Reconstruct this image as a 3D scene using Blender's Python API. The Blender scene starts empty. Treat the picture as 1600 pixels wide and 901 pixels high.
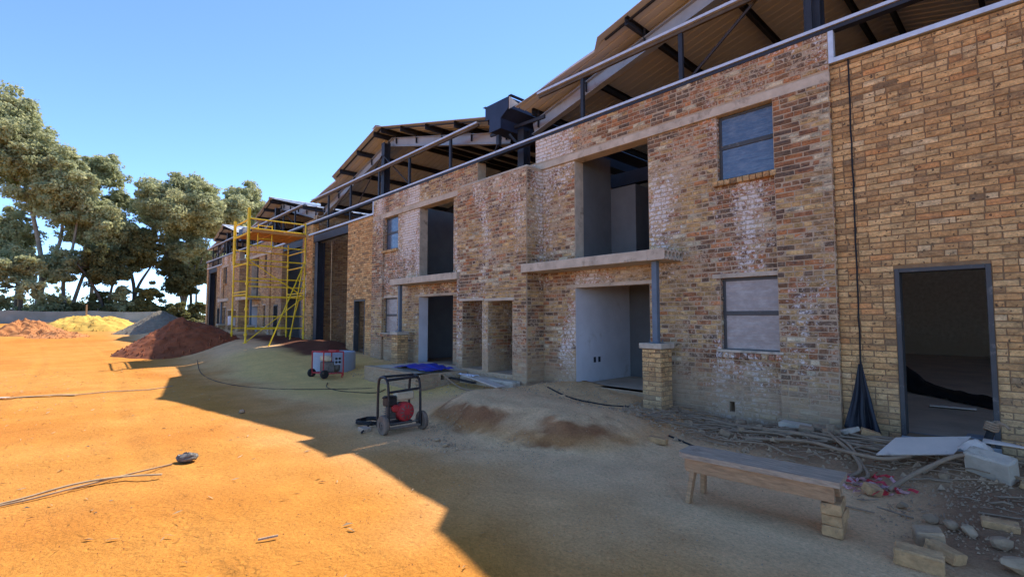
import bpy, bmesh, math, random
from mathutils import Vector, Matrix, noise

random.seed(7)
scene = bpy.context.scene
COL = scene.collection

# ------------------------------------------------------------------ camera
cam_d = bpy.data.cameras.new('camera')
cam = bpy.data.objects.new('camera', cam_d)
COL.objects.link(cam)
right = Vector((0.676848, 0.736123, 0.0))
down = Vector((-0.043028, 0.039563, -0.998290))
fwd = Vector((-0.734864, 0.675691, 0.058453))
M = Matrix.Identity(4)
for i in range(3):
    M[i][0] = right[i]; M[i][1] = -down[i]; M[i][2] = -fwd[i]
M.translation = Vector((0, 0, 1.6))
cam.matrix_world = M
cam_d.sensor_width = 36.0
cam_d.lens = 36.0 * 760.0 / 1600.0
cam_d.clip_start = 0.05
cam_d.clip_end = 3000
scene.camera = cam

# ------------------------------------------------------------------ light
SUN = Vector((-0.342, 0.746, 1.0)).normalized()
elev = math.asin(SUN.z)
world = bpy.data.worlds.new('World')
scene.world = world
world.use_nodes = True
wt = world.node_tree
bg = wt.nodes['Background']
sky = wt.nodes.new('ShaderNodeTexSky')
sky.sky_type = 'NISHITA'
sky.sun_disc = False
sky.sun_elevation = elev
sky.sun_rotation = math.atan2(SUN.x, SUN.y)
sky.altitude = 1500
sky.air_density = 0.65
sky.dust_density = 0.0
sky.ozone_density = 6.5
wt.links.new(sky.outputs[0], bg.inputs[0])
bg.inputs[1].default_value = 0.12
sun_d = bpy.data.lights.new('sun', 'SUN')
sun_d.energy = 2.35
sun_d.angle = math.radians(0.5)
sun_d.color = (1.0, 0.93, 0.82)
sun = bpy.data.objects.new('sun', sun_d)
COL.objects.link(sun)
sun.rotation_euler = (-SUN).to_track_quat('-Z', 'Y').to_euler()
scene.view_settings.view_transform = 'Standard'
scene.view_settings.look = 'None'
scene.view_settings.exposure = 1.76
scene.view_settings.gamma = 1.0
scene.cycles.max_bounces = 8
scene.cycles.diffuse_bounces = 5
scene.cycles.use_denoising = True

# ------------------------------------------------------------------ helpers
def S(x, a, b):
    t = max(0.0, min(1.0, (x - a) / (b - a)))
    return t * t * (3 - 2 * t)

def nz(x, y, z=0.0, f=1.0):
    return noise.noise(Vector((x * f, y * f, z * f)))

def lerp(a, b, t):
    return tuple(a[i] + (b[i] - a[i]) * t for i in range(len(a)))

def pl(x, pts):
    if x <= pts[0][0]: return pts[0][1]
    for (a, va), (b, vb) in zip(pts, pts[1:]):
        if x <= b: return va + (vb - va) * (x - a) / (b - a)
    return pts[-1][1]

class NT:
    """small node-tree builder"""
    def __init__(s, name):
        s.m = bpy.data.materials.new(name); s.m.use_nodes = True
        s.t = s.m.node_tree; s.b = s.t.nodes['Principled BSDF']
        s.b.inputs['Specular IOR Level'].default_value = 0.3
    def n(s, typ, **kw):
        nd = s.t.nodes.new(typ)
        for k, v in kw.items():
            if k in nd.inputs: nd.inputs[k].default_value = v
            else: setattr(nd, k, v)
        return nd
    def l(s, a, b): s.t.links.new(a, b)
    def pos(s):
        return s.n('ShaderNodeNewGeometry').outputs['Position']
    def noise(s, scale, detail=4, rough=0.6, vec=None, stretch=None):
        v = vec or s.pos()
        if stretch:
            mp = s.n('ShaderNodeMapping'); mp.inputs['Scale'].default_value = stretch
            s.l(v, mp.inputs['Vector']); v = mp.outputs[0]
        nd = s.n('ShaderNodeTexNoise'); nd.inputs['Scale'].default_value = scale
        nd.inputs['Detail'].default_value = detail; nd.inputs['Roughness'].default_value = rough
        s.l(v, nd.inputs['Vector']); return nd.outputs['Fac']
    def ramp(s, fac, a, b, va=0.0, vb=1.0):
        r = s.n('ShaderNodeMapRange'); r.clamp = True
        r.inputs['From Min'].default_value = a; r.inputs['From Max'].default_value = b
        r.inputs['To Min'].default_value = va; r.inputs['To Max'].default_value = vb
        s.l(fac, r.inputs['Value']); return r.outputs[0]
    def mix(s, fac, a, b, mode='MIX'):
        mx = s.n('ShaderNodeMix'); mx.data_type = 'RGBA'; mx.blend_type = mode
        for val, idx in ((fac, 0), (a, 6), (b, 7)):
            if hasattr(val, 'links') or hasattr(val, 'is_output'): s.l(val, mx.inputs[idx])
            elif idx == 0: mx.inputs[0].default_value = val
            else: mx.inputs[idx].default_value = (*val, 1.0)
        return mx.outputs[2]
    def math(s, op, a, b=0.5):
        nd = s.n('ShaderNodeMath'); nd.operation = op
        for i, v in enumerate((a, b)):
            if hasattr(v, 'is_output'): s.l(v, nd.inputs[i])
            else: nd.inputs[i].default_value = v
        return nd.outputs[0]
    def attr(s, name):
        a = s.n('ShaderNodeAttribute'); a.attribute_name = name; return a.outputs['Color']
    def bump(s, h, strength=0.5, dist=0.02):
        b = s.n('ShaderNodeBump'); b.inputs['Strength'].default_value = strength
        b.inputs['Distance'].default_value = dist
        s.l(h, b.inputs['Height']); s.l(b.outputs[0], s.b.inputs['Normal'])
    def out(s, col, rough=0.8, metal=0.0):
        if hasattr(col, 'is_output'): s.l(col, s.b.inputs['Base Color'])
        else: s.b.inputs['Base Color'].default_value = (*col, 1)
        if hasattr(rough, 'is_output'): s.l(rough, s.b.inputs['Roughness'])
        else: s.b.inputs['Roughness'].default_value = rough
        s.b.inputs['Metallic'].default_value = metal
        return s.m

def simple(name, rgb, rough=0.75, metal=0.0, var=0.25, scale=6.0, bump=0.15, dirt=None, dirt_amt=0.0, stretch=None):
    q = NT(name)
    f = q.noise(scale, 5, 0.65, stretch=stretch)
    c = q.mix(q.ramp(f, 0.3, 0.7), tuple(x * (1 - var) for x in rgb), tuple(min(1, x * (1 + var)) for x in rgb))
    if dirt:
        f2 = q.noise(scale * 0.7 + 1.3, 8, 0.7)
        c = q.mix(q.ramp(f2, 0.62 - dirt_amt * 0.3, 0.72 - dirt_amt * 0.1, 0.0, 0.9), c, dirt)
    if bump:
        q.bump(q.noise(scale * 6, 4, 0.6, stretch=stretch), bump, 0.01)
    return q.out(c, rough, metal)

def brick_material(name, mortar, smear, white, spots, dust, mlo=.7, mhi=1.3, char=0.0):
    q = NT(name)
    tone = q.attr('tone')
    p = q.pos()
    grain = q.noise(38, 5, 0.7)
    c = q.mix(1.0, tone, q.mix(q.ramp(grain, 0.25, 0.75), (0.62, 0.6, 0.58), (1.25, 1.25, 1.25)), 'MULTIPLY')
    mott = q.noise(9, 8, 0.72, stretch=(.8, .8, 1.5))
    c = q.mix(1.0, c, q.mix(q.ramp(mott, 0.32, 0.68), (mlo, mlo, mlo), (mhi, mhi, mhi)), 'MULTIPLY')
    if char:    # overburnt patches
        ch = q.noise(5, 9, 0.78, stretch=(.7, .7, 2.0))
        c = q.mix(q.ramp(ch, 0.52, 0.60, 0, char), c, (0.085, 0.06, 0.05))
    if spots:   # burnt flecks
        sp = q.noise(26, 2, 0.5)
        c = q.mix(q.ramp(sp, 0.63, 0.69, 0, spots), c, (0.05, 0.032, 0.024))
    if smear:   # mortar rubbed over the faces
        big = q.noise(1.1, 4, 0.6)
        sm = q.noise(19, 9, 0.82)
        k = q.math('ADD', q.math('MULTIPLY', big, 0.5), q.math('MULTIPLY', sm, 0.8))
        c = q.mix(q.ramp(k, 0.73 - smear * 0.1, 0.79 - smear * 0.1, 0, 0.8), c, mortar)
    if white:   # lime bloom in patches
        big = q.noise(1.0, 3, 0.5, stretch=(1, 1, .33))
        sm = q.noise(17, 9, 0.8)
        k = q.math('ADD', q.math('MULTIPLY', big, 0.75), q.math('MULTIPLY', sm, 0.85))
        c = q.mix(q.ramp(k, 0.925 - white * 0.06, 0.985 - white * 0.06, 0, 0.9), c, (0.74, 0.68, 0.62))
    if dust:    # splashed site mud with a ragged edge along the foot of the walls
        z = q.n('ShaderNodeSeparateXYZ'); q.l(p, z.inputs[0])
        e = q.math('ADD', z.outputs[2], q.math('MULTIPLY', q.noise(1.6, 7, 0.7), -1.7))
        c = q.mix(q.ramp(e, -0.35, 0.15, dust, 0.0), c, (0.42, 0.29, 0.175))
    q.bump(q.noise(30, 8, 0.75), 0.8, 0.02)
    return q.out(c, 0.92)

def mortar_material(name, a, b, dust=0.6):
    q = NT(name)
    f = q.noise(9, 6, 0.7)
    c = q.mix(q.ramp(f, 0.3, 0.7), a, b)
    z = q.n('ShaderNodeSeparateXYZ'); q.l(q.pos(), z.inputs[0])
    e = q.math('ADD', z.outputs[2], q.math('MULTIPLY', q.noise(1.6, 7, 0.7), -1.7))
    c = q.mix(q.ramp(e, -0.35, 0.15, dust, 0.0), c, (0.42, 0.29, 0.175))
    q.bump(q.noise(45, 5, 0.7), 0.7, 0.015)
    return q.out(c, 0.95)

MAT = {}
MAT['yellow_brick'] = brick_material('yellow_brick', (0.3, 0.24, 0.16), 0.0, 0.0, 0.85, 0.35, .62, 1.3, .4)
MAT['red_brick'] = brick_material('red_mixed_brick', (0.56, 0.42, 0.28), 0.55, 1.05, 0.3, 0.75, .5, 1.5, .75)
MAT['far_brick'] = brick_material('far_brick', (0.34, 0.25, 0.17), 0.6, 0.2, 0.3, 0.4)
MAT['yellow_mortar'] = mortar_material('yellow_mortar', (0.19, 0.115, 0.055), (0.29, 0.185, 0.095), 0.4)
MAT['red_mortar'] = mortar_material('red_mortar', (0.36, 0.26, 0.165), (0.54, 0.41, 0.27), 0.7)
MAT['concrete'] = simple('concrete', (0.5, 0.41, 0.3), 0.9, var=0.22, scale=3.5, bump=0.4, dirt=(0.2, 0.155, 0.11), dirt_amt=0.25)
MAT['grey_concrete'] = simple('grey_concrete', (0.27, 0.27, 0.26), 0.9, var=0.2, scale=4, bump=0.35, dirt=(0.17, 0.16, 0.14), dirt_amt=0.3)
MAT['floor'] = simple('floor_screed', (0.52, 0.41, 0.29), 0.85, var=0.2, scale=1.5, bump=0.2)
MAT['plaster_white'] = simple('plaster_white', (0.66, 0.65, 0.66), 0.85, var=0.1, scale=1.5, bump=0.12, dirt=(.5,.45,.4), dirt_amt=.12)
MAT['plaster_grey'] = simple('plaster_grey', (0.3, 0.31, 0.31), 0.9, var=0.12, scale=2.5, bump=0.15)
MAT['dim_plaster'] = simple('grey_plaster_shaded', (0.13, 0.13, 0.125), 0.92, var=0.12, scale=2.5, bump=0.15)  # grey plaster darkened, the rooms' shade is put into the colour
MAT['dim_brick'] = simple('unlit_brick_back_wall', (0.14, 0.08, 0.05), 0.95, var=0.35, scale=6, bump=0.4)  # brick darkened, shade of the unlit room is put into its colour
MAT['dark_steel'] = simple('dark_steel_paint', (0.028, 0.03, 0.038), 0.5, var=0.25, scale=4, bump=0.05)
MAT['navy_steel'] = simple('navy_steel_paint', (0.025, 0.032, 0.06), 0.38, var=0.2, scale=3, bump=0.03)
MAT['grey_steel'] = simple('grey_steel_paint', (0.3, 0.33, 0.37), 0.5, var=0.12, scale=3, bump=0.05, dirt=(0.2, 0.19, 0.17), dirt_amt=0.1)
MAT['galv'] = simple('galvanised_steel', (0.56, 0.59, 0.63), 0.42, 0.25, var=0.12, scale=9, bump=0.05)
MAT['blue_grey_paint'] = simple('blue_grey_paint', (0.115, 0.15, 0.185), 0.5, var=0.15, scale=5, bump=0.06, dirt=(0.2, 0.18, 0.15), dirt_amt=0.12)
MAT['frame_grey'] = simple('frame_grey_paint', (0.06, 0.06, 0.058), 0.45, var=0.15, scale=6, bump=0.05, dirt=(0.25, 0.22, 0.18), dirt_amt=0.12)
MAT['sheet'] = simple('roof_sheet_underside', (0.53, 0.54, 0.55), 0.6, var=0.06, scale=1.2, bump=0.03)
MAT['wood'] = simple('weathered_wood', (0.42, 0.3, 0.2), 0.85, var=0.35, scale=5, bump=0.5, stretch=(1.2, 12, 12), dirt=(0.13, 0.09, 0.06), dirt_amt=0.1)
MAT['wood_raw'] = simple('raw_timber', (0.42, 0.24, 0.12), 0.85, var=0.3, scale=5, bump=0.4, stretch=(1.5, 10, 10))
MAT['strip_wood'] = simple('sun_bleached_timber', (0.42, 0.29, 0.16), 0.85, var=0.3, scale=6, bump=0.3)
MAT['deck_wood'] = simple('scaffold_board', (0.5, 0.24, 0.07), 0.8, var=0.2, scale=4, bump=0.2)
MAT['yellow_paint'] = simple('yellow_tube_paint', (0.82, 0.56, 0.02), 0.45, var=0.18, scale=7, bump=0.05, dirt=(0.35, 0.27, 0.14), dirt_amt=0.2)
MAT['red_paint'] = simple('red_paint', (0.42, 0.03, 0.03), 0.5, var=0.25, scale=9, bump=0.1, dirt=(0.2, 0.13, 0.09), dirt_amt=0.2)
MAT['black_paint'] = simple('black_tube_paint', (0.02, 0.018, 0.018), 0.45, var=0.3, scale=9, bump=0.05, dirt=(0.14, 0.1, 0.07), dirt_amt=0.22)
MAT['rubber'] = simple('black_rubber', (0.022, 0.021, 0.02), 0.75, var=0.3, scale=9, bump=0.1, dirt=(0.16, 0.12, 0.09), dirt_amt=0.15)
MAT['dusty_tyre'] = simple('dusty_rubber', (0.17, 0.125, 0.09), 0.9, var=0.25, scale=12, bump=0.15)
MAT['engine'] = simple('engine_metal', (0.13, 0.11, 0.09), 0.55, 0.3, var=0.4, scale=18, bump=0.3)
MAT['cream'] = simple('cream_tank', (0.55, 0.45, 0.29), 0.5, var=0.12, scale=8, bump=0.05, dirt=(0.3, 0.22, 0.14), dirt_amt=0.15)
MAT['hose'] = simple('dusty_hose', (0.3, 0.2, 0.12), 0.8, var=0.25, scale=7, bump=0.1)
MAT['white_board'] = simple('white_board', (0.6, 0.5, 0.4), 0.6, var=0.08, scale=4, bump=0.05, dirt=(0.3, 0.26, 0.22), dirt_amt=0.15)
MAT['stone'] = simple('rubble_stone', (0.34, 0.225, 0.13), 0.95, var=0.3, scale=9, bump=0.6, dirt=(0.17, 0.125, 0.09), dirt_amt=0.2)
MAT['pale_stone'] = simple('pale_stone', (0.42, 0.28, 0.16), 0.95, var=0.3, scale=9, bump=0.6, dirt=(0.24, 0.19, 0.14), dirt_amt=0.2)
MAT['crumb'] = simple('dusty_crumbs', (0.4, 0.26, 0.15), 0.97, var=0.4, scale=30, bump=0.2)
MAT['brick_piece'] = simple('loose_brick', (0.52, 0.3, 0.135), 0.95, var=0.3, scale=14, bump=0.6, dirt=(0.2, 0.14, 0.09), dirt_amt=0.2)
MAT['blue_tarp'] = simple('blue_tarp', (0.015, 0.035, 0.32), 0.5, var=0.3, scale=5, bump=0.2)
MAT['navy_cloth'] = simple('navy_plastic', (0.016, 0.018, 0.024), 0.5, var=0.3, scale=5, bump=0.25)
MAT['black_plastic'] = simple('black_plastic', (0.008, 0.008, 0.009), 0.55, var=0.3, scale=6, bump=0.3)
MAT['blue_concrete'] = simple('pale_concrete_ring', (0.33, 0.36, 0.4), 0.85, var=0.1, scale=3, bump=0.15)
MAT['paper'] = simple('paper', (0.7, 0.7, 0.75), 0.7, var=0.05, bump=0.0)
MAT['pink_tape'] = simple('barrier_tape', (0.55, 0.3, 0.28), 0.5, var=0.5, scale=25, bump=0.0)
MAT['red_tape'] = simple('barrier_tape_red', (0.55, 0.04, 0.05), 0.5, var=0.3, scale=25, bump=0.0)
MAT['bark'] = simple('eucalyptus_bark', (0.27, 0.225, 0.17), 0.9, var=0.4, scale=1.5, bump=0.3)
MAT['dark_bark'] = simple('dark_bark', (0.1, 0.08, 0.06), 0.9, var=0.4, scale=1.5, bump=0.3)
MAT['red_soil'] = simple('red_soil_heap', (0.25, 0.075, 0.028), 0.97, var=0.35, scale=3, bump=0.9)
MAT['grey_gravel'] = simple('grey_gravel_heap', (0.22, 0.185, 0.13), 0.97, var=0.25, scale=6, bump=0.8)
MAT['yellow_sand'] = simple('yellow_sand_heap', (0.68, 0.42, 0.085), 0.97, var=0.2, scale=2.5, bump=0.7)
MAT['orange_soil'] = simple('orange_soil_heap', (0.5, 0.205, 0.07), 0.97, var=0.35, scale=2.2, bump=0.9)

def net_mat():
    q = NT('green_shade_net')
    c = q.mix(q.ramp(q.noise(0.8, 4), 0.3, 0.7), (0.16, 0.21, 0.2), (0.24, 0.29, 0.28))
    return q.out(c, 0.9)
MAT['net'] = net_mat()

def film_mat(name, tint, dust, rough):
    q = NT(name)
    f = q.noise(7, 6, 0.7, stretch=(1, 1, 2.2))
    c = q.mix(q.ramp(f, 0.42, 0.75), tint, dust)
    m = q.out(c, rough)
    q.b.inputs['Specular IOR Level'].default_value = 0.9
    mp = q.n('ShaderNodeMapping'); mp.inputs['Rotation'].default_value = (0, math.radians(-24), 0); mp.inputs['Scale'].default_value = (1.3, 1, 9)
    q.l(q.pos(), mp.inputs[0])
    q.bump(q.noise(1.5, 5, .6, vec=mp.outputs[0]), 0.22, 0.03)
    return m
MAT['film_blue'] = film_mat('plastic_film_over_glass', (0.06, 0.085, 0.13), (0.15, 0.17, 0.2), 0.12)  # blue of the reflected sky is put into the film tint
MAT['film_tan'] = film_mat('dusty_film_over_glass', (0.24, 0.2, 0.175), (0.4, 0.35, 0.31), 0.4)

def leaf_mat(name, a, b):
    q = NT(name)
    c = q.mix(q.ramp(q.noise(0.55, 3), 0.3, 0.7), a, b)
    c = q.mix(q.ramp(q.noise(9, 2), 0.3, 0.7, 0, 0.5), c, tuple(x * 1.35 for x in b))
    m = q.out(c, 0.7)
    tr = q.n('ShaderNodeBsdfTranslucent'); q.l(c, tr.inputs[0])
    ad = q.n('ShaderNodeMixShader'); ad.inputs[0].default_value = 0.5
    outn = q.t.nodes['Material Output']
    q.l(q.b.outputs[0], ad.inputs[1]); q.l(tr.outputs[0], ad.inputs[2]); q.l(ad.outputs[0], outn.inputs[0])
    return m
MAT['leaf'] = leaf_mat('gum_leaves', (0.27, 0.295, 0.14), (0.46, 0.46, 0.255))
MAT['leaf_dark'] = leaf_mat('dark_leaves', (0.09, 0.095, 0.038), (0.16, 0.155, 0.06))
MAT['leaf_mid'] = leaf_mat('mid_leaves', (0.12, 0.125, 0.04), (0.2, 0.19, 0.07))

class MB:
    """collects geometry in world space; build() links it as one mesh object"""
    def __init__(s): s.v = []; s.f = []; s.c = []
    def add(s, vs, fs, col=None):
        k = len(s.v); s.v += [tuple(v) for v in vs]
        for f in fs:
            s.f.append(tuple(i + k for i in f)); s.c.append(col)
    def box(s, x0, x1, y0, y1, z0, z1, col=None):
        if x0 > x1: x0, x1 = x1, x0
        s.add([(x0,y0,z0),(x1,y0,z0),(x1,y1,z0),(x0,y1,z0),(x0,y0,z1),(x1,y0,z1),(x1,y1,z1),(x0,y1,z1)],
              [(3,2,1,0),(4,5,6,7),(0,1,5,4),(1,2,6,5),(2,3,7,6),(3,0,4,7)], col)
    def beam(s, a, b, w, h, up=(0,0,1)):
        """rectangular bar from a to b, w across, h along up"""
        a = Vector(a); b = Vector(b); d = (b - a).normalized(); u = Vector(up)
        if abs(d.dot(u)) > 0.98: u = Vector((1,0,0)) if abs(d.x) < .9 else Vector((0,1,0))
        r = d.cross(u).normalized(); u = r.cross(d).normalized()
        vs = []
        for p in (a, b):
            for sr, su in ((-1,-1),(1,-1),(1,1),(-1,1)):
                vs.append(p + r * (sr * w / 2) + u * (su * h / 2))
        s.add(vs, [(0,1,2,3),(7,6,5,4),(0,4,5,1),(1,5,6,2),(2,6,7,3),(3,7,4,0)])
    def tube(s, pts, r, n=8, r2=None, cap=True):
        pts = [Vector(p) for p in pts]; N = len(pts)
        k = len(s.v); prev = None
        for i, p in enumerate(pts):
            d = (pts[min(i+1, N-1)] - pts[max(i-1, 0)]).normalized()
            if prev is None:
                u = Vector((0,0,1)) if abs(d.z) < .9 else Vector((1,0,0))
            else: u = prev
            rr = d.cross(u).normalized(); u = rr.cross(d).normalized(); prev = u
            rad = r if r2 is None else r + (r2 - r) * i / max(1, N-1)
            for j in range(n):
                a = 2 * math.pi * j / n
                s.v.append(tuple(p + rr * (math.cos(a) * rad) + u * (math.sin(a) * rad)))
        for i in range(N-1):
            for j in range(n):
                a = k + i*n + j; b = k + i*n + (j+1) % n
                s.f.append((a, b, b+n, a+n)); s.c.append(None)
        if cap:
            s.f.append(tuple(k + j for j in range(n))[::-1]); s.c.append(None)
            s.f.append(tuple(k + (N-1)*n + j for j in range(n))); s.c.append(None)
    def lathe(s, c, axis, prof, n=20):
        """prof = [(radius, distance along axis)]"""
        c = Vector(c); d = Vector(axis).normalized()
        u = Vector((0,0,1)) if abs(d.z) < .9 else Vector((1,0,0))
        r = d.cross(u).normalized(); u = r.cross(d)
        k = len(s.v)
        for rad, t in prof:
            for j in range(n):
                a = 2*math.pi*j/n
                s.v.append(tuple(c + d*t + r*(math.cos(a)*rad) + u*(math.sin(a)*rad)))
        for i in range(len(prof)-1):
            for j in range(n):
                a = k+i*n+j; b = k+i*n+(j+1)%n
                s.f.append((a,b,b+n,a+n)); s.c.append(None)
    def build(s, name, mat, parent=None, origin=None, smooth=False, bevel=0.0, fix=True, me_only=False):
        org = Vector(origin) if origin is not None else (Vector(parent['org']) if parent is not None and 'org' in parent else Vector((0,0,0)))
        me = bpy.data.meshes.new(name)
        me.from_pydata([tuple(Vector(v) - org) for v in s.v], [], s.f)
        if any(c is not None for c in s.c):
            at = me.attributes.new('tone', 'FLOAT_COLOR', 'FACE')
            flat = []
            for c in s.c:
                c = c or (.3,.2,.1); flat += [c[0], c[1], c[2], 1.0]
            at.data.foreach_set('color', flat)
        if fix:
            bm = bmesh.new(); bm.from_mesh(me)
            bmesh.ops.recalc_face_normals(bm, faces=bm.faces)
            if bevel:
                bmesh.ops.bevel(bm, geom=[e for e in bm.edges if e.is_manifold and e.calc_face_angle(0) > .5], offset=bevel, segments=1, affect='EDGES')
            bm.to_mesh(me); bm.free()
        if smooth:
            for p in me.polygons: p.use_smooth = True
        m = MAT[mat] if isinstance(mat, str) else mat
        me.materials.append(m)
        o = bpy.data.objects.new(name, me)
        COL.objects.link(o)
        if parent is not None: o.parent = parent
        elif origin is not None: o.location = org
        if parent is not None: o['org'] = tuple(org)
        return o

def tag(o, label, cat, group=None, kind=None):
    if label: o['label'] = label
    if cat: o['category'] = cat
    if group: o['group'] = group
    if kind: o['kind'] = kind
    return o

def thing(name, loc, label, cat, group=None):
    o = bpy.data.objects.new(name, None); COL.objects.link(o)
    o.empty_display_size = 0.3
    o.location = loc; o['org'] = tuple(loc)
    return tag(o, label, cat, group)

def curve(pts, n=6):
    """Catmull-Rom through points"""
    P = [Vector(p) for p in pts]; P = [P[0]*2 - P[1]] + P + [P[-1]*2 - P[-2]]
    out = []
    for i in range(1, len(P)-2):
        for k in range(n):
            t = k / n
            out.append(0.5*((2*P[i]) + (P[i+1]-P[i-1])*t + (2*P[i-1]-5*P[i]+4*P[i+1]-P[i+2])*t*t + (3*P[i]-P[i-1]-3*P[i+1]+P[i+2])*t**3))
    out.append(P[-2]); return out

# ------------------------------------------------------------------ ground
def scarp_w(x):
    a = math.exp(-((x + 5.65) / 0.62) ** 2); b = math.exp(-((x + 4.15) / 0.38) ** 2)
    return 1.0 - 0.86 * min(1, a + b)

def mound(x, y):
    if not (-8.2 < x < -2.6 and 3.4 < y < 8): return 0.0
    yf = pl(x, [(-7.5, 5.2), (-6.4, 4.4), (-5.6, 4.2), (-4.8, 4.35), (-4.1, 4.45), (-3.4, 4.9), (-3.0, 5.3)]) + 0.12 * nz(x, y, 3, 2.3)
    w = scarp_w(x)
    h = 0.35 * S(y, yf - 0.15 - 0.5 * w, yf + 0.10 + 0.6 * w)
    return h * S(x, -7.7, -6.5) * (1 - S(x, -4.3, -3.0)) * (1 - 0.6 * S(y, 5.3, 6.6))

def G(x, y):
    z = pl(x, [(-600, 1.5), (-120, 1.42), (-60, 1.0), (-42, .62), (-32, .38), (-24, .22), (-16, 0), (10, 0)])
    bank = .5 * S(-x, 11, 19) * S(y, 2.6, 5.2) * (1 - S(-x, 30, 48))
    z = z + bank
    z += 0.16 * S(y, 5.2, 7.0) * S(-x, 4.6, 7.0) * (1 - S(-x, 12, 18))
    z += 0.06 * S(y, 5.5, 7.3) * S(x, -5, -2.5)
    z += 0.10 * math.exp(-((y - 6.75) / .55) ** 2) * S(x, -3.4, -1.8) * (1 + 0.9 * nz(x, y, 1, 1.7))
    z += 0.07 * math.exp(-((y - 5.2) / .7) ** 2) * S(x, -1.0, -0.3)
    # red earth thrown up in front of the unfinished roller openings
    z += 0.22 * math.exp(-((x + 18.0) / 1.6) ** 2 - ((y - 6.9) / .8) ** 2) * (1 + .7 * nz(x, y, 5, 1.5))
    z += 0.16 * math.exp(-((x + 21.0) / 1.5) ** 2 - ((y - 6.3) / 1.1) ** 2) * (1 + .7 * nz(x, y, 6, 1.4))
    z += 0.09 * S(y, 6.3, 7.35) * S(x, -6.9, -6.1) * (1 - S(x, -4.9, -4.2))
    z += mound(x, y)
    if y > 7.75: z = min(z, 0.02) - 0.1
    return z

def axis_steps(lo, hi, core_lo, core_hi, step, grow=1.16):
    out = []; x = core_lo
    while x <= core_hi + 1e-6: out.append(x); x += step
    s = step; x = core_hi
    while x < hi: s *= grow; x += s; out.append(min(x, hi))
    s = step; x = core_lo; pre = []
    while x > lo: s *= grow; x -= s; pre.append(max(x, lo))
    return pre[::-1] + out

def ground_color(x, y, z, slope):
    orange = (0.57, 0.228, 0.038)
    pale_orange = (0.585, 0.265, 0.06)
    dust = (0.76, 0.48, 0.245)
    brown = (0.64, 0.32, 0.11)
    dirt = (0.26, 0.15, 0.082)
    sand = (0.74, 0.49, 0.17)
    redsoil = (0.13, 0.052, 0.03)
    cement = (0.74, 0.5, 0.27)
    n1 = nz(x, y, 0, .35); n2 = nz(x, y, 4, 1.3); n3 = nz(x, y, 9, 4.0)
    c = lerp(orange, pale_orange, max(0, min(1, .3 + .9 * nz(x, y, 2, .22) + .4 * n2 + .3 * S(-x, 6, 14))))
    c = lerp(c, (0.50, 0.175, 0.03), .5 * S(nz(x, y, 11, .5), .15, .5))
    e = y + .55 * n1 + .35 * n2 + .1 * n3
    edge = pl(x, [(-30, 2.6), (-14, 3.0), (-7, 2.6), (-3, 2.6), (0, 3.0)])
    c = lerp(c, brown, S(e, edge - 1.0, edge + .3))
    c = lerp(c, dust, S(e, edge - .1, edge + 1.2))
    # building sand spread in front of the second unit
    k = S(-x + .8 * n1, 7.3, 9.0) * (1 - S(-x + n1, 16.5, 19)) * S(e, 2.9, 4.2) * (1 - S(e, 6.6, 7.2) * .6)
    c = lerp(c, sand, k)
    # grey cement dust
    g = math.exp(-((x + 3.7) / 1.2) ** 2 - ((y - 4.9) / .9) ** 2)
    c = lerp(c, cement, min(1, .8 * g * (1 + n2)))
    # dark spoil along the wall on the right
    k = S(x + .5 * n1, -4.4, -2.6) * S(e, 5.6, 6.4)
    k = max(k, S(x + .25 * n2, -1.05, -.5) * S(e, 4.3, 5.0))
    c = lerp(c, dirt, k * .92)
    # red earth
    k = S(-x + .7 * n2, 15.0, 16.5) * S(e, 5.2, 6.0) * (1 - S(-x, 24, 28))
    c = lerp(c, redsoil, k)
    # mound faces cut through to red earth
    m = mound(x, y)
    if m > .015:
        c = lerp(c, lerp(dust, cement, .4), .6 * S(m, .1, .25))
        sc = S(slope, .3, .7)
        c = lerp(c, lerp((0.24, 0.1, 0.045), (0.4, 0.2, 0.09), max(0, min(1, .5 + n3))), sc)
        c = lerp(c, brown, .45 * S(m, .02, .08) * (1 - S(m, .1, .2)))
    # far yard and grass beyond the fence
    k = S(-x, 63, 68)
    c = lerp(c, (0.17, 0.15, 0.055), k)
    k = max(S(y, 30, 45), S(-y, 30, 60), S(x, 14, 25))
    c = lerp(c, (0.3, 0.2, 0.1), k)
    s = 1 + .06 * n2 + .07 * n3
    return tuple(max(0.01, v * s) for v in c)

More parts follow.
